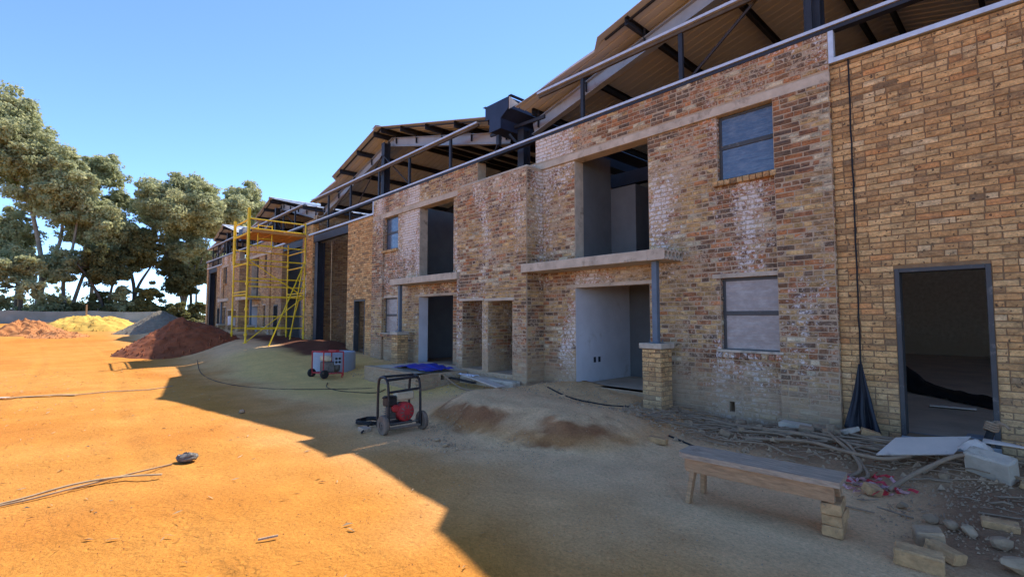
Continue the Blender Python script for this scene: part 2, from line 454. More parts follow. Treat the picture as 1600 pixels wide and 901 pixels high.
def build_ground():
    xs = axis_steps(-900, 400, -20, 2.5, 0.085, 1.09)
    ys = axis_steps(-600, 700, -1.2, 7.7, 0.085, 1.10)
    nx, ny = len(xs), len(ys)
    Z = [[0.0]*nx for _ in range(ny)]
    for j, y in enumerate(ys):
        for i, x in enumerate(xs):
            z = G(x, y)
            near = 1 - S(math.hypot(x + 6, y - 3), 14, 40)
            if y < 7.6 and near > 0:
                f = S(y, 2.0, 4.5)
                z += near * (0.012 * nz(x, y, 0, 1.1) + 0.007 * nz(x, y, 2, 3.2) + (0.004 + .007 * f) * nz(x, y, 7, 8.0))
                for ty in (-.75, .95):   # wheel ruts along the track
                    e = (y - ty - .28 * math.sin(x * .22)) / .13
                    if abs(e) < 3: z += near * (.016 * math.exp(-(abs(e) - 1.5) ** 2 * 3) - .022 * math.exp(-e ** 2)) * (.6 + .6 * nz(x, y, 3, .6))
                rub = S(y, 6.0, 6.7) * S(x, -4, -2.4)
                z += rub * .045 * abs(nz(x, y, 5, 5.5))
                if mound(x, y) > .02: z += .03 * nz(x, y, 8, 6.5) + .03 * (1 - scarp_w(x)) * nz(x, y, 4, 9)
            Z[j][i] = z
    vs = [(xs[i], ys[j], Z[j][i]) for j in range(ny) for i in range(nx)]
    fs = [(j*nx+i, j*nx+i+1, (j+1)*nx+i+1, (j+1)*nx+i) for j in range(ny-1) for i in range(nx-1)]
    me = bpy.data.meshes.new('ground'); me.from_pydata(vs, [], fs)
    at = me.attributes.new('soil', 'FLOAT_COLOR', 'POINT'); flat = []
    for j in range(ny):
        for i in range(nx):
            i0, i1 = max(0, i-1), min(nx-1, i+1); j0, j1 = max(0, j-1), min(ny-1, j+1)
            sl = math.hypot((Z[j][i1]-Z[j][i0])/(xs[i1]-xs[i0]), (Z[j1][i]-Z[j0][i])/(ys[j1]-ys[j0]))
            flat += [*ground_color(xs[i], ys[j], Z[j][i], sl), 1.0]
    at.data.foreach_set('color', flat)
    for p in me.polygons: p.use_smooth = True
    q = NT('site_soil')
    c = q.attr('soil')
    f = q.noise(2.2, 8, 0.7)
    c = q.mix(1.0, c, q.mix(q.ramp(f, .3, .7), (.88, .87, .86), (1.1, 1.09, 1.08)), 'MULTIPLY')
    f2 = q.noise(32, 7, 0.8)
    c = q.mix(1.0, c, q.mix(q.ramp(f2, .3, .7), (.7, .69, .68), (1.28, 1.28, 1.28)), 'MULTIPLY')
    speck = q.noise(60, 2, .5)
    c = q.mix(q.ramp(speck, .66, .72, 0, .5), c, (.16, .11, .07))
    # footprints and tyre marks
    vor = q.n('ShaderNodeTexVoronoi'); vor.feature = 'SMOOTH_F1'; vor.inputs['Scale'].default_value = 7.5
    wob = q.noise(3, 3, .6)
    va = q.n('ShaderNodeVectorMath'); va.operation = 'ADD'
    q.l(q.pos(), va.inputs[0]); q.l(wob, va.inputs[1]); q.l(va.outputs[0], vor.inputs['Vector'])
    mask = q.ramp(q.noise(.5, 3, .5), .42, .6)
    h = q.math('ADD', q.math('MULTIPLY', q.math('MULTIPLY', vor.outputs['Distance'], mask), .5), q.math('MULTIPLY', q.noise(14, 7, .7), .6))
    h = q.math('ADD', h, q.math('MULTIPLY', q.noise(70, 4, .7), .25))
    q.bump(h, .85, .042)
    me.materials.append(q.out(c, .97))
    q.b.inputs['Specular IOR Level'].default_value = .1
    o = bpy.data.objects.new('ground', me); COL.objects.link(o)
    tag(o, 'orange sandy building yard turning to grey brown dust along the brick units', None, kind='structure')
build_ground()

# ------------------------------------------------------------------ brick laying
CH = 0.074        # course height
CAMP = Vector((0, 0, 1.6))
YTONES = [((.62,.37,.155),6), ((.66,.42,.19),5), ((.58,.31,.12),4), ((.50,.28,.115),3), ((.38,.22,.10),1.8), ((.25,.16,.09),.9), ((.70,.50,.27),1.3), ((.56,.25,.09),.6)]
RTONES = [((.36,.15,.08),4), ((.48,.19,.085),2.6), ((.23,.115,.07),3.6), ((.15,.10,.08),2.6), ((.50,.31,.15),3.4), ((.58,.38,.19),2.6), ((.62,.52,.40),1.3), ((.38,.24,.14),2.6)]
FTONES = [((.52,.30,.15),5), ((.42,.22,.11),4), ((.31,.16,.09),3), ((.58,.37,.19),3), ((.25,.15,.09),1.2)]
def pick(tab, rnd, bias=None):
    w = [b * (bias[i] if bias else 1) for i, (_, b) in enumerate(tab)]
    return rnd.choices([t for t, _ in tab], w)[0]

class Unit:
    def __init__(s, root, far=False):
        s.root = root; s.bricks = []; s.far = far

def brick_shape(L, h, rnd, depth=0.05, rough=1.0, far=False):
    """local: u along 0..L, w up 0..h, front at v=0 (towards +v is out)"""
    j = lambda a: rnd.uniform(-a, a) * rough
    if far:
        v = [(0,0,-depth),(L,0,-depth),(L,h,-depth),(0,h,-depth),(0,0,j(.003)),(L,0,j(.003)),(L,h,j(.003)),(0,h,j(.003))]
        return v, [(4,5,6,7),(0,1,5,4),(1,2,6,5),(2,3,7,6),(3,0,4,7)]
    c = .006
    v = [(0,0,-depth),(L,0,-depth),(L,h,-depth),(0,h,-depth),
         (j(.003),j(.002),-c),(L+j(.003),j(.002),-c),(L+j(.003),h+j(.002),-c),(j(.003),h+j(.002),-c),
         (c+j(.004),c+j(.003),j(.003)),(L-c+j(.004),c+j(.003),j(.003)),(L-c+j(.004),h-c+j(.003),j(.003)),(c+j(.004),h-c+j(.003),j(.003))]
    f = [(8,9,10,11)]
    for a in range(4):
        b = (a+1) % 4
        f += [(a, b, b+4, a+4), (a+4, b+4, b+8, a+8)]
    return v, f

def lay(unit, part, P0, u, n, L, z0, z1, holes, style, joint=.011, seed=0, proud=0.007):
    """bricks on the face that starts at P0 (x,y), runs along u for L with outward normal n"""
    rnd = random.Random(seed * 77 + int(L * 100))
    tab = {'yellow': YTONES, 'red': RTONES, 'far': FTONES}[style]
    matn = {'yellow': 'yellow_brick', 'red': 'red_brick', 'far': 'far_brick'}[style]
    u = Vector((*u, 0)); n = Vector((*n, 0)); P0 = Vector((*P0, 0))
    k0 = int(math.floor(z0 / CH)); k1 = int(math.ceil(z1 / CH))
    rough = 1.6 if style == 'red' else 1.0
    if style == 'red': joint = .015
    for k in range(k0, k1):
        a, b = max(z0, k*CH), min(z1, (k+1)*CH)
        if b - a < .03: continue
        zb, zt = a + joint/2, b - joint/2
        gaps = []
        for (h0, h1, hz0, hz1) in holes:
            if hz0 < b - .012 and hz1 > a + .012: gaps.append((h0, h1))
        gaps.sort()
        segs = []; t = 0.0
        for g0, g1 in gaps:
            if g0 > t + .02: segs.append((t, min(g0, L)))
            t = max(t, g1)
        if t < L - .02: segs.append((t, L))
        for s0, s1 in segs:
            off = (.1175 if k % 2 else 0.0) + (rnd.uniform(-.03, .03) if style == 'red' else rnd.uniform(-.008, .008)) - .235
            cuts = []; t_ = off
            while t_ < s1 + .3:
                cuts.append(t_)
                if rnd.random() < (.3 if style == 'red' else .2): cuts.append(t_ + .1175 + rnd.uniform(-.01, .01))
                t_ += .235
            pts = [s0] + [c_ for c_ in cuts if s0 + .045 < c_ < s1 - .045] + [s1]
            for x, x2 in zip(pts, pts[1:]):
                c = P0 + u * ((x + x2)/2)
                bias = None
                if style == 'red':
                    f = nz(c.x, (k*CH), c.y, .75); f2 = nz(c.x, k*CH, 20 + c.y, 1.4)
                    r = max(.15, 1 + 2.2*f); tn = max(.15, 1 - 2.2*f)
                    low = 1.9 if k*CH < 2.2 else .62
                    wh = max(.1, 1 + 3*f2)
                    bias = [r, r, r, r, tn*low, tn*low, wh, tn*low]
                tone = pick(tab, rnd, bias)
                if style == 'yellow':
                    tone = lerp(tone, (.62,.39,.165), .2); tone = tuple(min(.78, v) for v in (tone[0]*1.12, tone[1]*1.10, tone[2]*1.06))
                else:
                    tone = lerp(tone, (.38,.215,.12), .12); tone = (tone[0], tone[1]*1.02, tone[2]*.86)
                sc = rnd.uniform(.87, 1.13); tone = tuple(v*sc for v in tone)
                unit.bricks.append(dict(part=part, org=P0 + u*(x + joint/2), u=u, n=n, L=x2 - x - joint, h=zt - zb, z=zb,
                                        tone=tone, mat=matn, push=proud + rnd.uniform(-.003, .003)*rough,
                                        rot=rnd.uniform(-.006, .006)*rough, rough=rough, seed=rnd.randrange(10**6)))

_pool = {}
def pool_mesh(matn, L, h, idx, tone, rough):
    key = (matn, round(L, 3), round(h, 3), idx)
    if key not in _pool:
        rnd = random.Random(hash(key) % 99991)
        v, f = brick_shape(L, h, rnd, rough=rough)
        me = bpy.data.meshes.new('brick'); me.from_pydata([(a, -c, b) for a, b, c in v], [], f)
        at = me.attributes.new('tone', 'FLOAT_COLOR', 'FACE')
        at.data.foreach_set('color', [*tone, 1.0]*len(f))
        me.materials.append(MAT[matn]); _pool[key] = me
    return _pool[key]

def finish_bricks(unit, limit):
    def size(b):
        c = b['org'] + b['u']*b['L']/2; c.z = b['z']
        d = c - CAMP; r = d.length
        fx = d.dot(fwd)
        if fx < .5: return 0
        px = abs(d.dot(right)/fx*760); py = abs(d.dot(down)/fx*760)
        if px > 800 or py > 452: return 0
        facing = max(0.0, -d.dot(b['n'])/r)
        return b['L']*b['h']*facing/(r*r)
    order = sorted(range(len(unit.bricks)), key=lambda i: -size(unit.bricks[i]))
    single = set(i for i in order[:limit] if size(unit.bricks[i]) > 0)
    rest = {}
    rnd = random.Random(5)
    for i, b in enumerate(unit.bricks):
        R = Matrix.Rotation(b['rot'], 3, b['n'])
        u = R @ b['u']; w = R @ Vector((0,0,1)); n = b['n']
        o = b['org'] + Vector((0,0,b['z'])) + n*b['push']
        if i in single:
            q_ = round(b['L']/.224, 2)
            full = abs(b['L'] - .224) < .0025
            if full: b['L'] = .224
            idx = rnd.randrange(26) if full else i + 1000
            me = pool_mesh(b['mat'], b['L'], b['h'], idx, b['tone'], b['rough'])
            ob = bpy.data.objects.new('brick', me)
            COL.objects.link(ob)
            par = b['part']; ob.parent = par
            m = Matrix.Identity(4)
            for r_ in range(3):
                m[r_][0] = u[r_]; m[r_][1] = -n[r_]; m[r_][2] = w[r_]
            m.translation = o - Vector(unit.root['org'])
            ob.matrix_local = m
        else:
            mb = rest.setdefault(b['mat'], MB())
            v, f = brick_shape(b['L'], b['h'], random.Random(b['seed']), rough=b['rough'], far=unit.far)
            mb.add([o + u*a + w*bb + n*c for a, bb, c in v], f, b['tone'])
    for matn, mb in rest.items():
        ob = mb.build('brickwork', matn, unit.root, fix=False); ob['kind'] = 'stuff'

def wall_core(P0, u, n, L, z0, z1, thick, holes):
    """mortar body behind the bricks, opened at the holes"""
    mb = MB(); u = Vector((*u,0)); n = Vector((*n,0)); P0 = Vector((*P0,0))
    us = sorted(set([0, L] + [min(max(v,0),L) for h in holes for v in h[:2]]))
    zs = sorted(set([z0, z1] + [min(max(v,z0),z1) for h in holes for v in h[2:]]))
    us = [a for i, a in enumerate(us) if i == 0 or a - us[i-1] > 1e-5]
    zs = [a for i, a in enumerate(zs) if i == 0 or a - zs[i-1] > 1e-5]
    nu, nzz = len(us)-1, len(zs)-1
    def solid(i, j):
        if i < 0 or j < 0 or i >= nu or j >= nzz: return False
        a = (us[i]+us[i+1])/2; z = (zs[j]+zs[j+1])/2
        return not any(h[0] < a < h[1] and h[2] < z < h[3] for h in holes)
    P = lambda a, z, t: tuple(P0 + u*a - n*t + Vector((0,0,z)))
    for i in range(nu):
        for j in range(nzz):
            if not solid(i, j): continue
            a, b, c, d = us[i], us[i+1], zs[j], zs[j+1]
            mb.add([P(a,c,0),P(b,c,0),P(b,d,0),P(a,d,0)], [(0,1,2,3)])
            mb.add([P(a,c,thick),P(b,c,thick),P(b,d,thick),P(a,d,thick)], [(3,2,1,0)])
            if not solid(i-1,j): mb.add([P(a,c,0),P(a,c,thick),P(a,d,thick),P(a,d,0)], [(0,1,2,3)])
            if not solid(i+1,j): mb.add([P(b,c,0),P(b,c,thick),P(b,d,thick),P(b,d,0)], [(3,2,1,0)])
            if not solid(i,j-1): mb.add([P(a,c,0),P(b,c,0),P(b,c,thick),P(a,c,thick)], [(3,2,1,0)])
            if not solid(i,j+1): mb.add([P(a,d,0),P(b,d,0),P(b,d,thick),P(a,d,thick)], [(0,1,2,3)])
    return mb

# ------------------------------------------------------------------ the warehouse units
W = 7.40
EAVE = 6.24
def build_unit(idx, xv, s, label, sc=1.0, name='warehouse_unit'):
    """xv valley shared with the neighbour, s = +1 / -1 the direction away from it"""
    X = lambda d: xv + s*d*sc
    RIDGE = EAVE + 1.46*sc
    far = idx >= 3
    root = thing(name, (X(6.25), W, 0.0), label, 'warehouse', 'brick warehouse units in a row')
    U = Unit(root, far)
    def part(mb, nm, mat, **k): return mb.build(nm, mat, root, **k)
    def face(d0, d1, y, z0, z1, holes, style, nm, seed, thick=.23, core=None):
        """wall facing the yard between d0 and d1; holes in d"""
        xa, xb = sorted((X(d0), X(d1)))
        hh = [(min(X(h[0]),X(h[1]))-xa, max(X(h[0]),X(h[1]))-xa, h[2], h[3]) for h in holes]
        mt = core or ('yellow_mortar' if style == 'yellow' else 'red_mortar')
        o = part(wall_core((xa, y), (1,0), (0,-1), xb-xa, z0, z1, thick, hh), nm, mt)
        lay(U, o, (xa, y), (1,0), (0,-1), xb-xa, z0, z1, hh, 'far' if far else style, seed=seed)
        return o
    def jambs(o, d0, d1, y, z0, z1, depth, style, seed):
        a, b = sorted((X(d0), X(d1)))
        st = 'far' if far else style
        lay(U, o, (a, y), (0,1), (1,0), depth, z0, z1, [], st, seed=seed)          # left jamb looks right
        if not far: lay(U, o, (b, y+depth), (0,-1), (-1,0), depth, z0, z1, [], st, seed=seed+1)
    sd = idx*50
    bk = 0.012
    # porch and window wall
    door = (2.05, 3.70, .30, 2.17); upper = (2.05, 3.71, 2.70, 4.72)
    win1 = (4.93, 5.77, 1.08, 2.19); win2 = (4.93, 5.77, 3.69, 4.72)
    foot = -0.15
    air = [(5.02, 5.10, .19, .34)] if idx == 1 else []
    wl = face(1.0, 5.77, W, foot, 4.72, [door, upper, win1, win2] + air, 'red', 'porch_wall', sd+1)
    for h in (win1, win2): jambs(wl, h[0], h[1], W+.004, h[2], h[3], .10, 'red', sd+7)
    pil = face(5.77, 6.47, W-.07, foot, 4.72, [], 'red', 'pilaster', sd+2, thick=.30)
    for sx in (5.77, 6.47):
        out_ = -1 if sx == 5.77 else 1
        nx = s*out_
        if nx > 0: lay(U, pil, (X(sx), W-.07), (0,1), (1,0), .07, foot, 4.72, [], 'far' if far else 'red', seed=sd+9)
    par = face(1.0, 6.47, W-.04, 4.86, 5.42, [], 'red', 'parapet_wall', sd+3, thick=.26)
    lay(U, par, (min(X(1.0),X(6.47)) if s < 0 else X(6.47), W-.04), (0,1), (1,0), .25, 4.86, 5.42, [], 'far' if far else 'red', seed=sd+4)
    mb = MB(); xa, xb = sorted((X(1.0), X(6.475))); mb.box(xa, xb, W-.052, W+.23, 4.722, 4.858)
    part(mb, 'lintel_band', 'concrete', bevel=.006)
    # pale brick wall with the side door
    sdoor = (7.06, 7.90, .20, 2.18)
    yw = face(6.47, 8.50, W, foot, 4.94, [sdoor], 'yellow', 'door_wall', sd+5)
    lay(U, yw, (max(X(6.47),X(8.5)), W), (0,1), (1,0), .23, foot, 4.94, [], 'far' if far else 'yellow', seed=sd+6)
    # pier by the next valley
    pier = face(11.85, 12.50, W, foot, 5.6, [], 'yellow', 'end_pier', sd+8)
    if s > 0 or True:
        lay(U, pier, (max(X(11.85),X(12.5)), W), (0,1), (1,0), .23, foot, 5.6, [], 'far' if far else 'yellow', seed=sd+10)
    # side door frame and step
    fr = MB(); w = .047
    a, b = sorted((X(sdoor[0]), X(sdoor[1])))
    fr.box(a, a+w, W-.014, W+.16, .20, 2.18); fr.box(b-w, b, W-.014, W+.16, .20, 2.18); fr.box(a+w, b-w, W-.014, W+.16, 2.18-w, 2.18)
    part(fr, 'door_frame', 'frame_grey', bevel=.004)
    st = MB(); st.box(a-.002, b+.002, W-.03, W+.30, -.12, .199); part(st, 'door_step', 'grey_concrete', bevel=.008)
    # lintels over openings
    lm = MB()
    for (d0, d1, zt, ov) in ((door[0], door[1], 2.17, .22), (win1[0], win1[1], 2.19, .12)):
        p, q = sorted((X(d0-ov), X(min(d1+ov, 5.76)))); lm2 = MB(); lm2.box(p, q, W-.016, W+.05, zt+.001, zt+.066)
        part(lm2, 'lintel', 'concrete', bevel=.004)
    # windows
    for wi, (h, film, sill_col) in enumerate(((win1, 'film_tan', 1), (win2, 'film_blue', 0))):
        a, b = sorted((X(h[0]), X(h[1]))); z0, z1 = h[2], h[3]
        wn = bpy.data.objects.new('window', None); COL.objects.link(wn); wn.parent = root; wn['org'] = root['org']
        yf = W + .07; t = .045
        f = MB()
        f.box(a+.002, a+t, yf, yf+.05, z0, z1-.003); f.box(b-t, b-.002, yf, yf+.05, z0, z1-.003)
        f.box(a+t, b-t, yf, yf+.05, z1-t, z1-.003); f.box(a+t, b-t, yf, yf+.05, z0, z0+t)
        zm = z0 + (z1-z0)*.52; f.box(a+t, b-t, yf-.006, yf+.052, zm-.032, zm+.032)
        f.build('frame', 'frame_grey', wn, bevel=.003)
        for (p, q) in ((z0+t, zm-.032), (zm+.032, z1-t)):
            g = MB(); g.box(a+t-.004, b-t+.004, yf+.014, yf+.022, p-.004, q+.004); g.build('pane', film, wn)
        # sill of bricks on edge
        sl = MB(); zt = z0 - .004
        sl.box(a-.05, b+.02, W-.052, W+.068, zt-.075, zt-.012)
        so = part(sl, 'window_sill', 'red_mortar')
        if wi == 0:
            cs = MB(); cs.box(a-.045, b+.05, W-.095, W+.067, zt-.0, zt+.035); part(cs, 'sill_screed', 'concrete', bevel=.006)
        n_ = 10 if not far else 5; wd = (b-a+.09)/n_
        rnd = random.Random(sd+wi)
        for k in range(n_):
            bb = MB(); x0 = a-.06 + k*wd
            tone = pick(YTONES if wi else RTONES, rnd)
            vs, fs = brick_shape(wd-.010, .078, rnd, depth=.148)
            y0 = W-.085 + rnd.uniform(-.004,.004)
            bb.add([(x0+.005+p, y0-r, zt-.08+q) for p, q, r in vs], fs, tone)
            bb.add([(x0+.005, y0+.006, zt-.002), (x0+wd-.005, y0+.006, zt-.002), (x0+wd-.005, y0+.125, zt+.002), (x0+.005, y0+.125, zt+.002)], [(0,1,2,3)], tone)
            bb.build('brick', 'yellow_brick' if wi else 'red_brick', so)
    # porch: hollow core slab on a post and brick pier
    p0, p1 = sorted((X(1.10), X(4.33)))
    yA, yB, zA, zB = 6.81, W-.012, 2.50, 2.67
    sb = MB(); inner0, inner1 = (p0, p1-.3) if s > 0 else (p0+.3, p1)
    sb.box(inner0, inner1, yA, yB, zA, zB)
    slab = part(sb, 'porch_slab', 'concrete', bevel=.008)
    hc = MB(); nc = 5; cw = (yB-yA)/nc; rad = .047; xe = p1 if s > 0 else p0; xi = p1-.3 if s > 0 else p0+.3
    for k in range(nc):
        yc = yA + (k+.5)*cw; zc = (zA+zB)/2
        N = 16; ring = []; sq = []
        for j in range(N):
            an = 2*math.pi*(j+.5)/N; cx, cz = math.cos(an), math.sin(an)
            ring.append((yc+cx*rad, zc+cz*rad)); m = max(abs(cx), abs(cz))
            sq.append((yc+cx/m*cw/2, zc+cz/m*(zB-zA)/2))
        base = [(xe, y, z) for y, z in ring] + [(xe, y, z) for y, z in sq] + [(xi, y, z) for y, z in ring]
        fs = []
        for j in range(N):
            j2 = (j+1) % N
            fs += [(j, j2, N+j2, N+j), (j, 2*N+j, 2*N+j2, j2)]
        hc.add(base, fs)
    for (ya, za, yb, zb) in ((yA,zA,yB,zA),(yB,zA,yB,zB),(yB,zB,yA,zB),(yA,zB,yA,zA)):
        hc.add([(xe,ya,za),(xi,ya,za),(xi,yb,zb),(xe,yb,zb)], [(0,1,2,3)])
    hc.build('hollow_core_end', 'concrete', slab)
    pc = X(4.055); pw = .175; py0, py1 = 6.83, 7.18
    zg = max(G(pc, 6.8) - .12, -.1)
    pm = MB(); pm.box(pc-pw+.012, pc+pw-.012, py0+.012, py1, zg, 1.10)
    po = part(pm, 'porch_pier', 'yellow_mortar')
    stl = 'far' if far else ('yellow' if s < 0 else 'yellow')
    lay(U, po, (pc-pw+.008, py0+.012), (1,0), (0,-1), 2*pw-.016, zg, 1.09, [], stl, seed=sd+12)
    lay(U, po, (pc+pw-.012, py0+.008), (0,1), (1,0), py1-py0-.016, zg, 1.09, [], stl, seed=sd+13)
    lay(U, po, (pc-pw+.012, py1), (0,-1), (-1,0), py1-py0-.016, zg, 1.09, [], stl, seed=sd+14)
    cp = MB(); cp.box(pc-pw-.025, pc+pw+.025, py0-.03, py1+.02, 1.101, 1.185); part(cp, 'pier_cap', 'concrete', bevel=.008)
    cl = MB(); cl.box(pc-.045, pc+.045, 6.955, 7.045, 1.195, 2.498); cl.box(pc-.09, pc+.09, 6.91, 7.09, 1.186, 1.198)
    for bx, by in ((-.07,-.07),(.07,-.07),(.07,.07),(-.07,.07)): cl.tube([(pc+bx, 7+by, 1.19),(pc+bx, 7+by, 1.25)], .008, 6)
    part(cl, 'porch_column', 'blue_grey_paint', bevel=.003)
    # door linings and rooms behind the openings
    xL = min(X(2.05), X(3.70)); xR = max(X(2.05), X(3.70))
    rm = MB(); rm.box(xL-.08, xL+.003, W+.004, 9.25 if s > 0 else W+.30, .29, 2.49)
    lw = part(rm, 'room_side_wall', 'plaster_white')
    if s > 0 and not far:
        for yk in (7.95, 8.10):
            sk = MB(); sk.box(xL+.002, xL+.006, yk, yk+.075, .68, .79); sk.build('socket_box', 'dark_steel', lw)
    if s > 0:
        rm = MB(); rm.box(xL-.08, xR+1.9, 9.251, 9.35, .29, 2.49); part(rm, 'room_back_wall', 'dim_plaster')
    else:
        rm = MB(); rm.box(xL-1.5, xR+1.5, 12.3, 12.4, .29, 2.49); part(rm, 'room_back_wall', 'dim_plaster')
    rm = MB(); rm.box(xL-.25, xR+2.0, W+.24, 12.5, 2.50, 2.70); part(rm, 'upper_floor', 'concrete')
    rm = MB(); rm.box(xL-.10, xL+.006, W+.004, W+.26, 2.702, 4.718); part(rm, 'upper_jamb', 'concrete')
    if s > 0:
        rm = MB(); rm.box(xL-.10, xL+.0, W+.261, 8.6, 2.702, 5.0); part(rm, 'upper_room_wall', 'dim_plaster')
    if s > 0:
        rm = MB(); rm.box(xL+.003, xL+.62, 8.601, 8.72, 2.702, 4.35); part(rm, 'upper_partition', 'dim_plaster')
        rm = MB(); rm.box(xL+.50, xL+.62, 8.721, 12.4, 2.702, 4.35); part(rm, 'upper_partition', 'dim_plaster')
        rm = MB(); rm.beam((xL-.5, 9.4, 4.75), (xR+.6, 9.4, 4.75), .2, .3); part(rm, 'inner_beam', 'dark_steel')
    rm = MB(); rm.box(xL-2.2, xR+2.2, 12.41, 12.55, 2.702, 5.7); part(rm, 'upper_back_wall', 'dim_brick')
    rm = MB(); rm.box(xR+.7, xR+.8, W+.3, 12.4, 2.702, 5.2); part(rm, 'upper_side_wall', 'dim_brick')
    rm = MB(); rm.box(min(X(1.2),X(12.3)), max(X(1.2),X(12.3)), W+.235, 24.0, -.05, .195); part(rm, 'floor_slab', 'floor')
    rm = MB(); rm.box(min(X(1.9),X(3.9)), max(X(1.9),X(3.9)), W+.01, 9.25, .196, .30); part(rm, 'room_floor', 'floor')
    # back and party walls, laid in brick where they can be seen through the openings
    rm = MB(); rm.box(min(X(.1),X(12.4)), max(X(.1),X(12.4)), 24.0, 24.25, -.1, 6.2)
    xa_, xb_, xm_ = X(.1), X(12.4), X(6.25); rm.add([(xa_,24.01,6.19),(xb_,24.01,6.19),(xm_,24.01,RIDGE+.02),(xa_,24.24,6.19),(xb_,24.24,6.19),(xm_,24.24,RIDGE+.02)], [(0,1,2),(5,4,3),(0,3,4,1),(1,4,5,2),(2,5,3,0)]); part(rm, 'back_wall', 'red_mortar')
    pw_ = MB(); xp = X(12.42); pw_.box(xp-.1, xp+.1, W+.3, 24.0, -.1, 5.9); pwo = part(pw_, 'party_wall', 'red_mortar')
    if s < 0 and not far: lay(U, pwo, (xp+.1, W+.3), (0,1), (1,0), 8.5, .2, 5.85, [], 'far', seed=sd+20)
    if s > 0 and idx == 1: lay(U, pwo, (xp-.1, 17.0), (0,-1), (-1,0), 9.3, .2, 3.0, [], 'far', seed=sd+21)
    ps = MB(); xq = X(5.9); ps.box(xq-.06, xq+.06, W+.24, 13.0, .197, 5.3); part(ps, 'partition', 'plaster_grey')
    # roller opening: steel lintel, jamb column
    a, b = sorted((X(8.51), X(11.84)))
    rb = MB(); rb.box(a, b, W+.02, W+.20, 4.64, 4.66); rb.box(a, b, W+.02, W+.035, 4.661, 4.93); rb.box(a, b, W+.02, W+.20, 4.931, 4.945)
    part(rb, 'opening_lintel', 'dark_steel')
    for dd in (11.62,):
        jc = MB(); x0 = X(dd); jc.box(x0-.16, x0+.16, W+.05, W+.07, -.05, 4.63); jc.box(x0-.16, x0+.16, W+.33, W+.35, -.05, 4.63); jc.box(x0-.015, x0+.015, W+.071, W+.329, -.05, 4.63)
        part(jc, 'jamb_column', 'dark_steel')
    # girts along the top
    r1 = MB(); a, b = sorted((X(0), X(12.5))); r1.box(a, b, W-.075, W+.10, 5.452, 5.495); part(r1, 'wall_top_rail', 'galv')
    r1 = MB(); r1.box(a, b, W-.055, W+.06, 5.395, 5.444); part(r1, 'rail_packer', 'dark_steel')
    a, b = sorted((X(1.05), X(12.05)))
    r2 = MB(); r2.box(a, b, W-.05, W+.05, 6.405, 6.45); part(r2, 'upper_rail', 'galv')
    r2 = MB(); r2.box(a, b, W+.0, W+.05, 6.34, 6.404); part(r2, 'rail_underside', 'dark_bark')  # stands for the rail underside, its reflected brown put into the colour
    a, b = sorted((X(6.475), X(12.2)))
    r3 = MB(); r3.box(a, b, W-.055, W+.09, 4.955, 5.015); part(r3, 'lower_rail', 'galv')
    r4 = MB(); a, b = sorted((X(6.475), X(6.535))); r4.box(a, b, W-.05, W+.03, 5.016, 5.394); part(r4, 'end_upright', 'galv')
    for k, dd in enumerate((2.25, 4.35, 6.25, 8.4, 10.4)):
        pm = MB(); x0 = X(dd); zt = 6.33; zb = 5.501
        pm.box(x0-.035, x0+.035, W+.001, W+.06, zb, zt); part(pm, 'rail_post', 'dark_steel')
        if dd > 6.5:
            pm = MB(); pm.box(x0-.03, x0+.03, W+.0, W+.06, 5.016, 5.394); part(pm, 'rail_post', 'dark_steel')
    for (d0, z0, d1, z1) in ((4.4, 5.52, 6.2, RIDGE-.8), (8.1, 5.52, 6.3, RIDGE-.8), (10.6, 5.52, 8.6, 6.35)):
        dm = MB(); dm.tube([(X(d0), W+.12, z0), (X(d1), W+.12, z1)], .022, 6); part(dm, 'diagonal_brace', 'dark_steel')
    # gable post and valley column
    gp = MB(); x0 = X(6.25); gp.box(x0-.10, x0+.10, W+.14, W+.16, .2, RIDGE-.35); gp.box(x0-.10, x0+.10, W+.34, W+.36, .2, RIDGE-.35); gp.box(x0-.012, x0+.012, W+.161, W+.339, .2, RIDGE-.35)
    part(gp, 'gable_post', 'dark_steel')
    # roof sheets: ribs run down the slope
    def roof_z(d): return RIDGE - (RIDGE-EAVE) * abs(d - 6.25)/5.85
    y0 = W - .13; y1 = 24.4
    prof = []; y = 0.0
    L = y1 - y0
    while y < L:
        for dy, dz in ((0, 0), (.14, 0), (.155, .035), (.19, .035), (.205, 0)):
            if y + dy <= L: prof.append((y + dy, dz))
        y += .205 if not far else .41
    for (da, db) in ((.40, 6.25), (12.10, 6.25)):
        rs = MB()
        left = (X(da) < X(db))
        nseg = 20
        vs = []; npf = len(prof)
        for i in range(nseg+1):
            d = da + (db-da)*i/nseg
            # recess added on the lower left-slope sheets to notch the ground shadow
            cut = 0.0
            if left and abs(d-da) < 2.05: cut = .03 + .25*min(1, abs(d-da)/2.0)
            for (py, pz) in prof:
                vs.append((X(d), y0 + max(py, cut), roof_z(d) + .10 + pz))
        fs = []
        for i in range(nseg):
            for j in range(npf-1):
                a = i*npf+j; fs.append((a, a+1, a+npf+1, a+npf))
        rs.add(vs, fs)
        o = part(rs, 'roof_sheet', 'sheet', fix=False)
        mo = o.modifiers.new('thickness', 'SOLIDIFY'); mo.thickness = .012; mo.offset = 1
